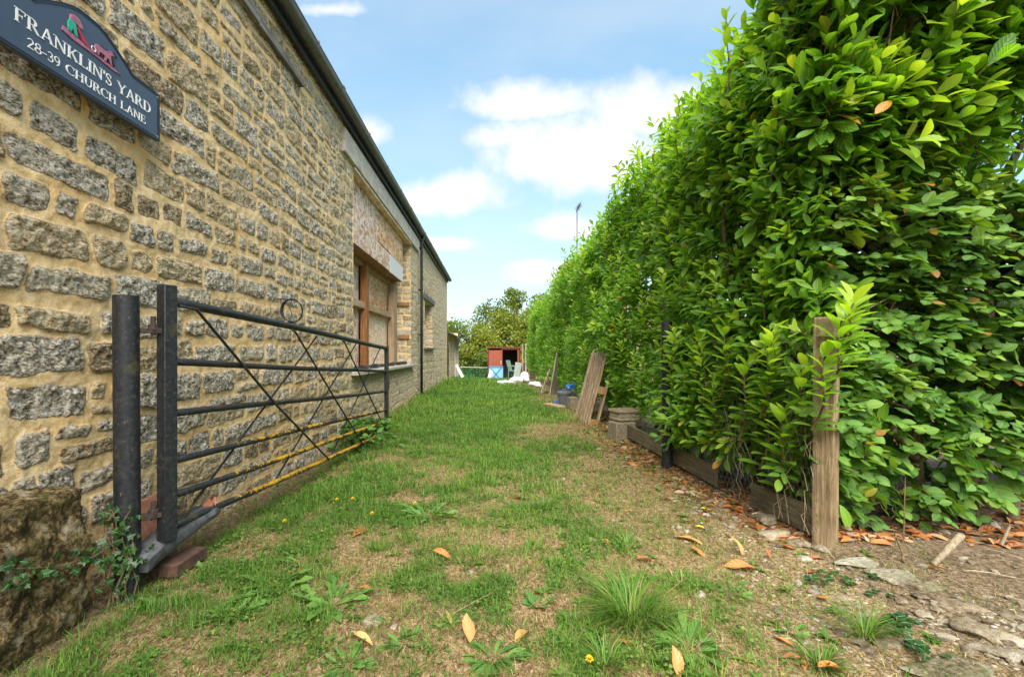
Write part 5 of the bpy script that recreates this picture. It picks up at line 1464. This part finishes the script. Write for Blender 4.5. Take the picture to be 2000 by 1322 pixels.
tree('hawthorn_tree', 'yellowish spreading hawthorn tree above the red shed', .75, 32, 4.7, 2.2, 'olive_leaf', 4, 16, 7000, .16, low=.15)
tree('hawthorn_tree', 'yellow-tinged hawthorn tree behind the brown timber posts', 2.7, 31, 4.7, 1.8, 'olive_leaf', 5, 13, 5000, .15, low=.15)
tree('bramble_bush', 'broad olive bush behind the green netting fence', -1.0, 30, 3.4, 1.9, 'olive_leaf', 6, 13, 5600, .14, low=.08)
tree('bramble_bush', 'dark green bush showing beside the roof of the lean-to', -2.5, 29.5, 3.9, 1.8, 'far_leaf', 7, 12, 4600, .14, low=.08)
tree('bramble_bush', 'low dark bush between the netting fence and the red shed', -.2, 28, 1.9, 1.1, 'far_leaf', 8, 10, 3600, .12, low=.08)
tree('bramble_bush', 'low olive bush directly behind the red shed', 1.3, 29, 2.2, 1.4, 'olive_leaf', 9, 10, 3600, .13, low=.08)
tree('hedgerow_tree', 'thin grey-green treetop just clearing the far corner of the barn', -3.7, 40, 5.0, 1.3, 'far_leaf', 10, 8, 2200, .15)
for i, (x, y, h) in enumerate(((-7, 33, 4.5), (-11, 36, 5.5), (7.5, 42, 6), (12, 40, 6.5), (17, 38, 5.5), (-16, 38, 6))):
    tree('boundary_tree', 'tree of the field boundary hidden behind the barn or the hedge', x, y, h, 2.3, 'far_leaf', 20 + i, 11, 2400, .28, group='field boundary trees', low=.1)
# ------------------------------------------------------------------ turf, weeds, litter, stones
def gnd(px, py):
    """ground point seen at a photograph position"""
    z = 0.0
    for _ in range(6):
        Y = F * (CAMH - z) / (py - VY); X = (px - VX) * Y / F; z = gzf(X, Y)
    return np.array([X, Y, z])
BL_V = np.array([(-.5, 0, 0), (.5, 0, 0), (-.42, .06, .55), (.42, .06, .55), (-.06, .28, 1), (.06, .28, 1)]); BL_F = np.array([(0, 1, 3, 2), (2, 3, 5, 4)])
BL_A = np.array([(-1, 0), (1, 0), (-1, .5), (1, .5), (-.1, 1), (.1, 1)])
def blade_frames(yaw, lean):
    c, s = np.cos(yaw), np.sin(yaw); cl, sl = np.cos(lean), np.sin(lean)
    x = np.stack([c, s, 0 * c], 1); y = np.stack([-s * cl, c * cl, -sl], 1); z = np.stack([-s * sl, c * sl, cl], 1)
    return np.stack([x, y, z], -1)
CLO_V = np.array([(0, 0, 0), (.35, .3, .08), (.45, .75, .10), (0, 1, .03), (-.45, .75, .10), (-.35, .3, .08)])
CLO_F = np.array([(0, 1, 2, 3), (0, 3, 4, 5)]); CLO_A = np.array([(0, 0), (.8, .3), (1, .7), (0, 1), (-1, .7), (-.8, .3)])
LP = leaf_t([.06, .17, .02], .3, .35)
def turf():
    r = np.random.default_rng(77)
    gb = MB(); cl = MB()
    def zone(N, x0, x1, y0, y1, w0, w1, l0, l1, ncl, c0, c1, nstraw=0):
        X = r.uniform(x0, x1, N); Y = r.uniform(y0, y1, N)
        soil, green, grav = lane_masks(X, Y)
        cl_ = fbm(X * 9 + 3, Y * 9 + 8, 3)                     # clumpiness
        dens = np.clip((.25 + .9 * green) * sstep(.25, .62, cl_) * 1.25 + .12, 0, 1) * (1 - .88 * soil) * (1 - .7 * grav)
        dens *= (X > WX + .04)
        k = r.random(N) < dens; X, Y, green, soil, cl_ = X[k], Y[k], green[k], soil[k], cl_[k]; n = len(X)
        dry = (r.random(n) > np.clip(green * 1.25 + .12 + .3 * (cl_ - .45), .04, .93)).astype(float)
        lean = np.where(dry > 0, np.radians(r.normal(68, 16, n)), np.radians(np.abs(r.normal(34, 22, n))))
        wall = np.exp(-((X - WX - .12) / .22) ** 2) * sstep(4.6, 6.0, Y)
        L = r.uniform(l0, l1, n) * (1 + .6 * (cl_ - .45)) * np.where(dry > 0, 1.0, 1.1) * (1 + 1.5 * wall)
        Wd = r.uniform(w0, w1, n) * np.where(dry > 0, .75, 1)
        gb.inst(BL_V, BL_F, np.stack([X, Y, ground_z(X, Y) - .003], 1), blade_frames(r.uniform(0, 6.28, n), lean), np.stack([Wd, L, L], 1), BL_A,
                rnd=np.clip(r.random(n) * .7 + .6 * (fbm(X * 1.5, Y * 1.5 + 20, 2) - .35), 0, 1), hue=dry * r.uniform(.65, 1, n))
        # dead straw lying flat
        N = int(nstraw); X = r.uniform(x0, x1, N); Y = r.uniform(y0, y1, N); soil, green, grav = lane_masks(X, Y)
        k = (r.random(N) < (1.0 - .75 * green) * (1 - .7 * soil)) & (X > WX + .03); X, Y = X[k], Y[k]; n = len(X); L = r.uniform(l1 * .6, l1 * 1.7, n)
        gb.inst(BL_V, BL_F, np.stack([X, Y, ground_z(X, Y) + r.uniform(.002, .010, n)], 1), blade_frames(r.uniform(0, 6.28, n), np.radians(r.normal(88, 5, n))), np.stack([r.uniform(w0 * .7, w1 * .8, n), L, L * .5], 1), BL_A, rnd=r.random(n), hue=r.uniform(.8, 1, n))
        # small round leaves of clover and other low plants
        N = ncl; X = r.uniform(x0, x1, N); Y = r.uniform(y0, y1, N)
        soil, green, grav = lane_masks(X, Y)
        pc = sstep(.40, .58, fbm(X * 3.3 + 50, Y * 3.3 + 20, 3)) * np.clip(.25 + green, 0, 1) * (1 - soil) * (1 - .6 * grav) * (X > WX + .05)
        k = r.random(N) < pc; X, Y = X[k], Y[k]; n = len(X)
        z = nrm(np.stack([r.normal(0, .45, n), r.normal(-.15, .45, n), np.ones(n)], 1)); a = r.uniform(0, 6.28, n)
        cl.inst(CLO_V, CLO_F, np.stack([X, Y, ground_z(X, Y) + r.uniform(.006, .035, n)], 1), frames(np.stack([np.cos(a), np.sin(a), 0 * a], 1), z), r.uniform(c0, c1, n), CLO_A,
                rnd=np.clip(r.random(n) * .6 + .8 * (fbm(X * 2, Y * 2, 2) - .3), 0, 1))
        # plantain-like plants among the clover: narrow leaves in little stars
        N = int(nstraw * .022); X = r.uniform(x0, x1, N); Y = r.uniform(y0, y1, N); soil, green, grav = lane_masks(X, Y)
        k = (r.random(N) < np.clip(green + .18, 0, 1) * (1 - soil)) & (X > WX + .1); X, Y = X[k], Y[k]
        X = np.repeat(X, 11); Y = np.repeat(Y, 11); n = len(X); a = r.uniform(0, 6.28, n); e = r.uniform(.1, .9, n); L = np.repeat(r.uniform(.02, .055, n // 11), 11) * r.uniform(.6, 1.1, n)
        cl.inst(LP[0], LP[1], np.stack([X, Y, ground_z(X, Y)], 1), frames(np.stack([np.cos(a) * np.cos(e), np.sin(a) * np.cos(e), np.sin(e)], 1), np.tile([0, 0, 1.], (n, 1))), L, LP[2], rnd=np.repeat(r.random(n // 11), 11) * .7 + r.random(n) * .2)
    zone(150000, -1.72, 2.1, 1.15, 3.0, .0018, .0036, .018, .055, 40000, .007, .015, 42000)
    zone(120000, -1.72, 1.9, 3.0, 6.5, .003, .0055, .025, .07, 34000, .010, .021, 30000)
    zone(70000, -1.72, 1.7, 6.5, 13, .006, .010, .04, .09, 12000, .025, .045)
    zone(42000, -2.6, 2.2, 13, 26, .012, .02, .05, .12, 3000, .04, .07)
    zone(14000, -9, 9, 24, 34, .03, .05, .12, .3, 0, .04, .07)
    tag(obj('grass', gb, M['grass_blade'], smooth=True), 'patchy green and straw-coloured grass growing down the lane', 'grass', kind='stuff')
    tag(obj('clover', cl, M['clover_leaf'], smooth=True), 'low clover and small round-leaved weeds among the grass', 'clover', kind='stuff')
turf()
LONG = leaf_t([.05, .07, .13, .17, .15, .02], .3, .35)
DAND = leaf_t([.03, .05, .14, .08, .19, .02], .3, .35)
def weeds():
    r = np.random.default_rng(31)
    def rosette(px, py, wpx, n, T, label, name='dandelion_plant', cat='weed', el=(.15, .75), mt='weed_leaf', tone=(.1, .8)):
        g = gnd(px, py); R_ = wpx * g[1] / F / 2
        root = thing(name, label, cat, tuple(g), 'rosette weeds in the grass')
        n = int(n * 1.7); a = np.arange(n) * 2.4 + r.normal(0, .3, n); e = r.uniform(*el, n); rr = r.uniform(.45, 1.05, n)
        y = np.stack([np.cos(a) * np.cos(e), np.sin(a) * np.cos(e), np.sin(e)], 1)
        P = np.tile(g + [0, 0, -.004], (n, 1)) + np.stack([np.cos(a), np.sin(a), 0 * a], 1) * R_ * r.uniform(0, .45, n)[:, None]
        m = MB().inst(T[0], T[1], P, frames(y, np.tile([0, 0, 1.], (n, 1)) + r.normal(0, .25, (n, 3))), np.stack([R_ * rr * .72, R_ * rr, R_ * rr], 1), T[2], rnd=r.uniform(*tone, n))
        obj('leaves', m, M[mt], root, smooth=True)
        return root, g, R_
    for a in ((532, 1150, 120, 26, DAND, 'large bright green leafy rosette, leftmost of the pair below the gate'),
              (648, 1182, 135, 30, DAND, 'wide bright green leafy rosette just above the pale stone'),
              (455, 1200, 95, 18, DAND, 'green rosette nearest to the foot of the black gate post'),
              (585, 1098, 80, 18, DAND, 'smaller green rosette behind the leafy pair'),
              (512, 1100, 70, 14, LONG, 'narrow-leaved rosette left of the smaller one behind the pair'),
              (838, 1008, 100, 16, DAND, 'dandelion rosette carrying a yellow flower in mid-grass'),
              (298, 1180, 52, 12, BEE, 'clover-like seedling right beside the black gate post'),
              (400, 1108, 62, 12, LONG, 'few-leaved weed in front of the grey timber'),
              (1130, 1088, 70, 14, LONG, 'thin rosette in the middle of the lane'),
              (1345, 1262, 130, 30, LONG, 'dense green rosette at the bottom edge right of centre'),
              (790, 1262, 80, 18, LONG, 'rosette among pale pebbles at the bottom of the lane'),
              (1050, 1180, 60, 14, BEE, 'small round-leaved weed in the middle near the bottom'),
              (1540, 1232, 80, 16, LONG, 'green rosette near the stony right edge'),
              (1430, 1160, 80, 16, DAND, 'feathery rosette beside the big orange leaf'),
              (680, 1300, 110, 22, DAND, 'dark rosette at the very bottom edge left of centre'),
              (960, 1285, 120, 22, LONG, 'broad rosette at the bottom edge under the upright orange leaf')):
        rosette(*a)
    # leafy clumps by the far end of the gate and along the wall
    for (px, py, w_, h, lab) in ((672, 868, 90, .26, 'dark nettle clump behind the bottom bar of the gate'), (735, 868, 95, .22, 'leafy nettle clump at the foot of the closing end of the gate'),
                                 (640, 850, 60, .2, 'small nettle clump against the wall behind the gate braces')):
        g = gnd(px, py); g[0] = max(g[0], WX + .22) if px < 700 else g[0]; R_ = w_ * g[1] / F / 2
        root = thing('nettle_clump', lab, 'nettles', tuple(g), 'nettles at the foot of the wall')
        n = 150; P = g + np.stack([r.normal(0, .45, n) * R_, r.normal(0, .6, n) * R_ * 1.5, h * r.random(n) ** .8], 1); a = r.uniform(0, 6.28, n)
        P[:, 0] = np.maximum(P[:, 0], WX + .06); P[:, 2] = np.maximum(P[:, 2], ground_z(P[:, 0], P[:, 1]) + .02)
        m = MB().inst(BEE[0], BEE[1], P, frames(np.stack([np.cos(a), np.sin(a), r.normal(-.1, .3, n)], 1), nrm(r.normal(0, .35, (n, 3)) + [0, 0, 1])), r.uniform(.05, .095, n), BEE[2], rnd=r.random(n) * .55)
        obj('leaves', m, M['weed_leaf'], root, smooth=True)
        st = MB()
        for k in range(12):
            q = P[k * 9]; st.tube([(q[0], q[1], gzf(q[0], q[1])), q], .003, 4, cap=False)
        obj('stems', st, M['clover_leaf'], root)
    # grass tufts
    for (px, py, w_, h, n, lab) in ((1232, 1205, 165, .17, 420, 'big lush green grass tuft right of centre near the bottom'), (1690, 1240, 55, .13, 110, 'upright grass tuft growing in the gravel'),
                                    (1226, 1068, 55, .07, 120, 'small round grass tuft behind the big one'), (1062, 992, 70, .08, 140, 'low dark grass tuft in the middle distance'),
                                    (1600, 1300, 80, .08, 120, 'thin straw-mixed tuft at the bottom right edge'), (1180, 1300, 90, .09, 150, 'grass tuft at the bottom edge below the big one'),
                                    (930, 1090, 150, .06, 200, 'low wide tuft beside the two orange leaves'), (1330, 1140, 110, .06, 140, 'pale short tuft left of the big orange leaf')):
        g = gnd(px, py); R_ = w_ * g[1] / F / 2
        a = r.uniform(0, 6.28, n); q = R_ * .6 * np.sqrt(r.random(n)); X = g[0] + np.cos(a) * q; Y = g[1] + np.sin(a) * q
        yaw = a - np.pi / 2 + r.normal(0, .5, n); lean = np.radians(np.abs(12 + 34 * q / R_ + r.normal(0, 14, n)))
        L = h * r.uniform(.5, 1.15, n)
        m = MB().inst(BL_V * [1, 2.4, 1], BL_F, np.stack([X, Y, ground_z(X, Y) - .003], 1), blade_frames(yaw, lean), np.stack([r.uniform(.003, .0048, n), L, L], 1), BL_A, rnd=np.clip(r.normal(.4, .25, n), 0, 1), hue=(r.random(n) < .08) * .9)
        tag(obj('grass_tuft', m, M['grass_blade'], loc=tuple(g), smooth=True), lab, 'grass tuft', 'grass tufts in the lane')
    # yellow dandelion heads
    for i, (px, py, lab) in enumerate(((809, 1000, 'yellow flower head standing over the mid-lane rosette'), (688, 990, 'yellow flower in the grass left of the middle'), (657, 992, 'yellow flower leftmost in the loose group of small ones'),
                                       (555, 1036, 'lone yellow flower near the gate side of the grass'), (726, 1020, 'yellow flower nearest the orange leaf in the left half'), (1148, 1320, 'yellow flower at the very bottom edge'))):
        g = gnd(px, py); d = thing('dandelion', lab, 'flower', tuple(g), 'dandelion flowers in the grass')
        obj('stem', MB().tube([g, g + [.003, 0, .03], g + [.004, -.004, .055]], .0018, 5), M['clover_leaf'], d)
        n = 46; a = np.arange(n) * 2.4; e = .15 + 1.2 * np.arange(n) / n
        y = np.stack([np.cos(a) * np.cos(e), np.sin(a) * np.cos(e), np.sin(e)], 1)
        obj('flower_head', MB().inst(LAU_LO[0], LAU_LO[1], np.tile(g + [.004, -.004, .054], (n, 1)), frames(y, np.tile([0, 0, 1.], (n, 1))), np.full(n, .014), LAU_LO[2]), M['dandelion'], d)
    # trailing round-leaved weed in the gravel
    g = gnd(1800, 1245); root = thing('ground_ivy', 'trailing round-leaved green weed in the gravel at lower right', 'weed', tuple(g))
    P = []; st = MB()
    for (ax, ay), (bx, by) in (((1720, 1218), (1830, 1285)), ((1760, 1215), (1800, 1300)), ((1740, 1225), (1790, 1220))):
        p, q = gnd(ax, ay), gnd(bx, by); st.tube([p + [0, 0, .012], (p + q) / 2 + [0, 0, .02], q + [0, 0, .01]], .0022, 5)
        for f in np.linspace(0, 1, 13): P.append(p * (1 - f) + q * f + [r.normal(0, .018), r.normal(0, .018), r.uniform(.012, .035)])
    for (px, py) in ((1600, 1130), (1640, 1140), (1665, 1150), (1620, 1150), (1700, 1135), (1580, 1140), (1720, 1165)):
        q = gnd(px, py)
        for _ in range(3): P.append(q + [r.normal(0, .025), r.normal(0, .03), r.uniform(.01, .03)])
    P = np.array(P); n = len(P); a = r.uniform(0, 6.28, n)
    obj('leaves', MB().inst(CLO_V * [1.2, 1, 1], CLO_F, P, frames(np.stack([np.cos(a), np.sin(a), 0 * a], 1), nrm(r.normal(0, .25, (n, 3)) + [0, -.2, 1])), r.uniform(.022, .04, n), CLO_A, rnd=r.random(n) * .4), M['ivy_leaf'], root)
    obj('stems', st, M['bare_stem'], root)
weeds()
def fallen():
    r = np.random.default_rng(12)
    def curled(L, seed):
        q = np.random.default_rng(seed); n = 9; V = []; A = []; c = q.uniform(.2, 1.3); tw = q.normal(0, .5); wv = q.uniform(0, 6)
        for i in range(n):
            t = i / (n - 1); w_ = .21 * math.sin(math.pi * min(1, t * .94 + .05)) ** .8 + .004
            bend = -.30 * (t - .5) ** 2 * c + .12
            for j in range(5):
                u = (j - 2) / 2; tt = tw * (t - .5)
                x = u * w_ * (1 - .10 * c * abs(u)); z = bend + abs(u) ** 1.5 * w_ * .42 * c + .02 * math.sin(wv + t * 8) * u
                V.append((x * math.cos(tt) - z * math.sin(tt), t - .5, x * math.sin(tt) + z * math.cos(tt))); A.append((u, t, q.random() * .1 + .45, .5))
        Fc = np.array([(i * 5 + j, i * 5 + j + 1, (i + 1) * 5 + j + 1, (i + 1) * 5 + j) for i in range(n - 1) for j in range(4)])
        V = np.array(V) * L; V[:, 2] -= V[:, 2].min(); return V, Fc, np.array(A)
    items = [(705, 1042, 42, 60, 'dull orange fallen leaf on short grass left of the middle'), (862, 1090, 40, 160, 'folded orange leaf, the lower of the close pair in mid-grass'), (872, 1070, 28, 10, 'small orange leaf just above the folded one'),
             (714, 1156, 28, 20, 'crumpled orange leaf at the tip of the wide rosette'), (704, 1252, 56, 150, 'largest pale yellow-orange leaf, lying flat near the bottom left'), (914, 1246, 44, 100, 'upright reddish-orange leaf at bottom centre'),
             (1020, 1245, 46, 60, 'orange curled leaf with a twin below it at bottom centre'), (1006, 1282, 24, 170, 'small pale orange leaf under the curled one'), (1017, 977, 26, 5, 'little orange leaf in the middle distance of the grass'),
             (1229, 998, 20, 20, 'tiny orange leaf on the dry patch in front of the hedge'), (1184, 1063, 24, 120, 'small brownish leaf left of the small round tuft'), (1222, 1256, 34, 160, 'torn tan leaf on bare soil below the big tuft'),
             (1259, 1099, 32, 30, 'orange leaf between the two round tufts and the stony edge'), (1344, 1058, 44, 150, 'long orange leaf, upper one of the line of three at right'), (1364, 1082, 30, 110, 'curled orange leaf at the lower end of the long one'),
             (1439, 1082, 32, 95, 'orange leaf standing on edge above the big flat one'), (1447, 1114, 56, 165, 'big flat bright orange leaf right of centre'), (1320, 1312, 46, 95, 'upright bright orange leaf cut by the bottom edge'),
             (1625, 1318, 52, 5, 'wide red-orange leaf at the bottom right edge'), (1528, 1256, 36, 140, 'rolled brown leaf above the bottom right leaves'), (1545, 1288, 32, 170, 'short tan rolled leaf near the bottom right edge'),
             (1570, 1300, 30, 60, 'twisted tan leaf next to the thin straw-mixed tuft'), (1607, 1172, 26, 100, 'small red leaf among the round-leaved weed'), (1831, 1116, 30, 120, 'orange leaf at the lower end of the thick stick'),
             (1936, 1038, 42, 0, 'orange leaf lying flat under the beech near the right edge'), (1898, 1034, 24, 40, 'small red-orange leaf at the root of the beech trunk'), (1962, 1064, 34, 170, 'orange leaf under the beech, just left of the last one'),
             (1988, 1068, 42, 10, 'orange leaf at the extreme right edge on dark soil'), (1662, 1060, 36, 175, 'brown-orange leaf right beside the wooden post'), (1722, 1064, 34, 165, 'brown-orange leaf a step right of the wooden post'),
             (1534, 1070, 34, 160, 'red-brown leaf in front of the pale stones'), (1596, 1092, 24, 150, 'reddish curled leaf below the pale stones'), (1480, 1010, 22, 100, 'small tan leaf against the ochre stone'), (1588, 1120, 28, 0, 'pale orange leaf half buried in gravel'),
             (1450, 1030, 20, 30, 'dull tan leaf left of the ochre stone'), (1500, 1090, 20, 60, 'small faded leaf right of the leaf standing on edge')]
    for i, (px, py, L, ang, lab) in enumerate(items):
        g = gnd(px, py); g[2] += .001; V, Fc, A = curled(min(L * g[1] / F * 1.12, .16), 200 + i)
        stand = 1.0 if ('upright' in lab or 'on edge' in lab) else r.normal(0, .16)
        V = V @ rotx(stand).T if stand == 1.0 else V @ (rotx(stand) @ roty(r.normal(0, .25))).T
        V[:, 2] -= V[:, 2].min()
        a = math.radians(ang - 90); 
        if stand == 1.0: a = r.normal(0, .3)
        A[:, 2] = np.clip(r.random() + (A[:, 2] - .5), 0, 1); V[:, 0] *= r.uniform(.75, 1.25)
        tag(obj('fallen_leaf', MB().add(V @ rotz(a).T + g, Fc, A), M['pale_fallen_leaf' if 'pale' in lab and 'largest' in lab else 'fallen_leaf'], smooth=True, loc=tuple(g)), lab, 'leaf', 'fallen laurel leaves')
    for (px, py, lab) in ((1366, 1033, 'small bright yellow leaf near the long orange leaf'), (1376, 996, 'bright yellow leaf on the dry ground before the hedge')):
        g = gnd(px, py); V, Fc, A = curled(.05, px); 
        tag(obj('fallen_leaf', MB().add(V @ rotz(1.2).T + g + [0, 0, .01], Fc, A), M['dandelion'], loc=tuple(g)), lab, 'leaf', 'fallen laurel leaves')
    # litter along the hedge foot, uncountable
    lt = MB(); N = 3000
    Y = 2.35 + 5.5 * r.random(N) ** 1.6; X = np.interp(Y, [2.3, 3, 4, 5, 6.5, 8], [1.72, 1.52, 1.38, 1.38, 1.45, 1.55]) + r.normal(0, .16, N) + .12
    X2 = 1.75 + 2.2 * r.random(900); Y2 = 2.18 + .95 * r.random(900) + .1
    X = np.concatenate([X, X2]); Y = np.concatenate([Y, Y2]); k = (X < 1.85) | (Y > 2.35) | (r.random(len(X)) < .25); X, Y = X[k], Y[k]; N = len(X)
    for s in range(6):
        V, Fc, A = curled(1, 900 + s); q = slice(s, None, 6); n = len(X[q]); a = r.uniform(0, 6.28, n)
        z = nrm(r.normal(0, .45, (n, 3)) + [0, 0, 1])
        lt.inst(V, Fc, np.stack([X[q], Y[q], ground_z(X[q], Y[q]) + .004], 1), frames(np.stack([np.cos(a), np.sin(a), 0 * a], 1), z), r.uniform(.035, .10, n) * np.where(X[q] > 1.85, .9, .8), A[:, :2])
    tag(obj('leaf_litter', lt, M['litter_leaf'], smooth=True), 'brown and orange leaf litter along the foot of the hedges', 'leaf litter', kind='stuff')
    # gravel
    gv = MB(); N = 15000
    X = r.uniform(.4, 4.2, N); Y = r.uniform(1.1, 5.2, N); soil, green, grav = lane_masks(X, Y)
    k = r.random(N) < np.clip(grav * .8 * sstep(.3, .55, fbm(X * 4, Y * 4, 3)) + .09 * soil * (Y < 2.7) + .03, 0, 1); X, Y = X[k], Y[k]
    for s in range(5):
        V, Fc = rock_vf(1, 40 + s, .3); q = slice(s, None, 5); n = len(X[q]); sz = .0035 + .024 * r.random(n) ** 4.0
        gv.inst(V, Fc, np.stack([X[q], Y[q], ground_z(X[q], Y[q]) + sz * .15], 1), frames(r.normal(size=(n, 3)) * [1, 1, .2], np.tile([0, 0, 1.], (n, 1))), np.stack([sz, sz * r.uniform(.8, 1.6, n), sz * .6], 1))
    tag(obj('gravel', gv, M['gravel'], smooth=False), 'loose pale gravel along the right edge of the lane', 'gravel', kind='stuff')
    stones = [(726, 1206, 40, 28, 'pale_stone', 'pale grey stone below the wide rosette'), (768, 1222, 22, 12, 'pale_stone', 'small pebble just right of the pale grey stone'), (917, 1114, 18, 10, 'pale_stone', 'small white stone in mid-grass'),
              (1497, 1008, 56, 34, 'pale_stone', 'ochre rounded stone beside the fence board'), (1516, 1038, 70, 28, 'pale_stone', 'long pale flat stone in the row before the wooden post'), (1564, 1056, 50, 24, 'pale_stone', 'pale split stone, middle of the row before the wooden post'),
              (1604, 1066, 34, 22, 'pale_stone', 'small pale stone touching the wooden post'), (1570, 1086, 36, 16, 'gravel', 'dull purple-grey stone below the row'), (1672, 1090, 86, 30, 'mossy_stone', 'mossy stone sunk in the soil nearest to the wooden post'), (1738, 1112, 104, 40, 'mossy_stone', 'widest mossy stone sunk in the gravel between two others'), (1798, 1134, 80, 34, 'mossy_stone', 'white-blotched mossy stone at the soil end of the sunken row'),
              (1872, 1178, 85, 26, 'pale_stone', 'flat pinkish slab stone right of the mossy one'), (1906, 1220, 76, 46, 'pale_stone', 'big creamy broken stone at lower right'), (1966, 1242, 66, 30, 'pale_stone', 'white-grey oval stone at the right edge'),
              (1958, 1268, 100, 24, 'gravel', 'thin reddish slab below the white-grey stone'), (1738, 1252, 66, 24, 'pale_stone', 'ochre flat stone beside the trailing weed'), (1804, 1196, 38, 18, 'pale_stone', 'narrow white stone above the trailing weed'),
              (1830, 1186, 22, 14, 'pale_stone', 'small cream pebble next to the narrow white stone'), (1795, 1160, 30, 18, 'gravel', 'brownish stone under the mossy slab'), (1942, 1114, 18, 12, 'pale_stone', 'cream pebble on the bare dark soil'),
              (1650, 1165, 34, 16, 'pale_stone', 'pinkish flat stone beneath the mossy slab end'), (1760, 1170, 26, 14, 'pale_stone', 'white pebble at the lower rim of the mossy slab'), (1640, 1230, 24, 16, 'gravel', 'tan round stone left of the upright tuft'), (1700, 1195, 24, 12, 'pale_stone', 'pale chip behind the upright tuft'),
              (1870, 1306, 230, 24, 'mossy_stone', 'long worn kerb slab at the bottom right edge')]
    for i, (px, py, w_, h, mt, lab) in enumerate(stones):
        g = gnd(px, py + h * .3); s = g[1] / F; V, Fc = rock_vf(4 if w_ > 50 else 3, 300 + i, .4)
        hh = min(max(h * s * .34, .007), .045) if mt != 'mossy_stone' else .013; V = V * np.array([w_ * s / 2, max(h * s * 1.15, w_ * s * .30) / 2 * (1.5 if w_ < 150 else 1.7), hh])
        V = V @ rotz(-.35 if 'slab' in lab or w_ > 150 else r.normal(0, .3)).T
        if 'kerb' in lab: V = V @ rotz(.4).T
        tag(obj('stone', MB().add(V + g + [0, 0, hh * .25], Fc), M[mt], smooth=False, loc=tuple(g)), lab, 'stone', 'stones at the edges of the lane')
    def stick(a, b, r0, r1, za, zb, nm, lab, mt='stick_wood'):
        p, q = gnd(*a) + [0, 0, za], gnd(*b) + [0, 0, zb]; q = p + (q - p)
        m_ = (p + q) / 2 + [.008, .004, .006]
        tag(obj(nm, MB().tube([p, p * .7 + m_ * .3 + [.004, 0, .004], m_, q * .6 + m_ * .4, q], np.interp(np.linspace(0, 1, 5), [0, 1], [r0, r1]), 8), M[mt], smooth=True, loc=tuple(p)), lab, 'stick')
    p = gnd(1822, 1102); Ys = p[1] + .06; q = at(1877, 1045, Ys)
    tag(obj('branch', MB().tube([p, (p + q) / 2 + [.006, 0, .004], q], [.013, .0145, .016], 10), M['stick_wood'], smooth=True, loc=tuple(p)), 'thick cut branch sticking up out of the bare soil under the beech', 'stick')
    stick((1880, 1118), (1985, 1132), .003, .0025, .008, .008, 'twig', 'long pale twig lying on the dark soil at right')
    stick((1918, 1075), (1998, 1095), .003, .002, .008, .01, 'twig', 'thin pale twig near the right edge under the beech')
    stick((1765, 1100), (1745, 1060), .006, .003, .008, .06, 'twig', 'forked brown twig behind the mossy stone', 'twig_bark')
    stick((1955, 1068), (1972, 1045), .008, .006, .008, .05, 'twig', 'short broken twig among orange leaves at the right')
    stick((880, 1212), (965, 1165), .0025, .0015, .02, .02, 'twig', 'thin straw-like twig across the grass at bottom centre')
    stick((1360, 1270), (1395, 1235), .003, .002, .01, .01, 'twig', 'thin curved twig near the dense rosette at bottom right')
fallen()
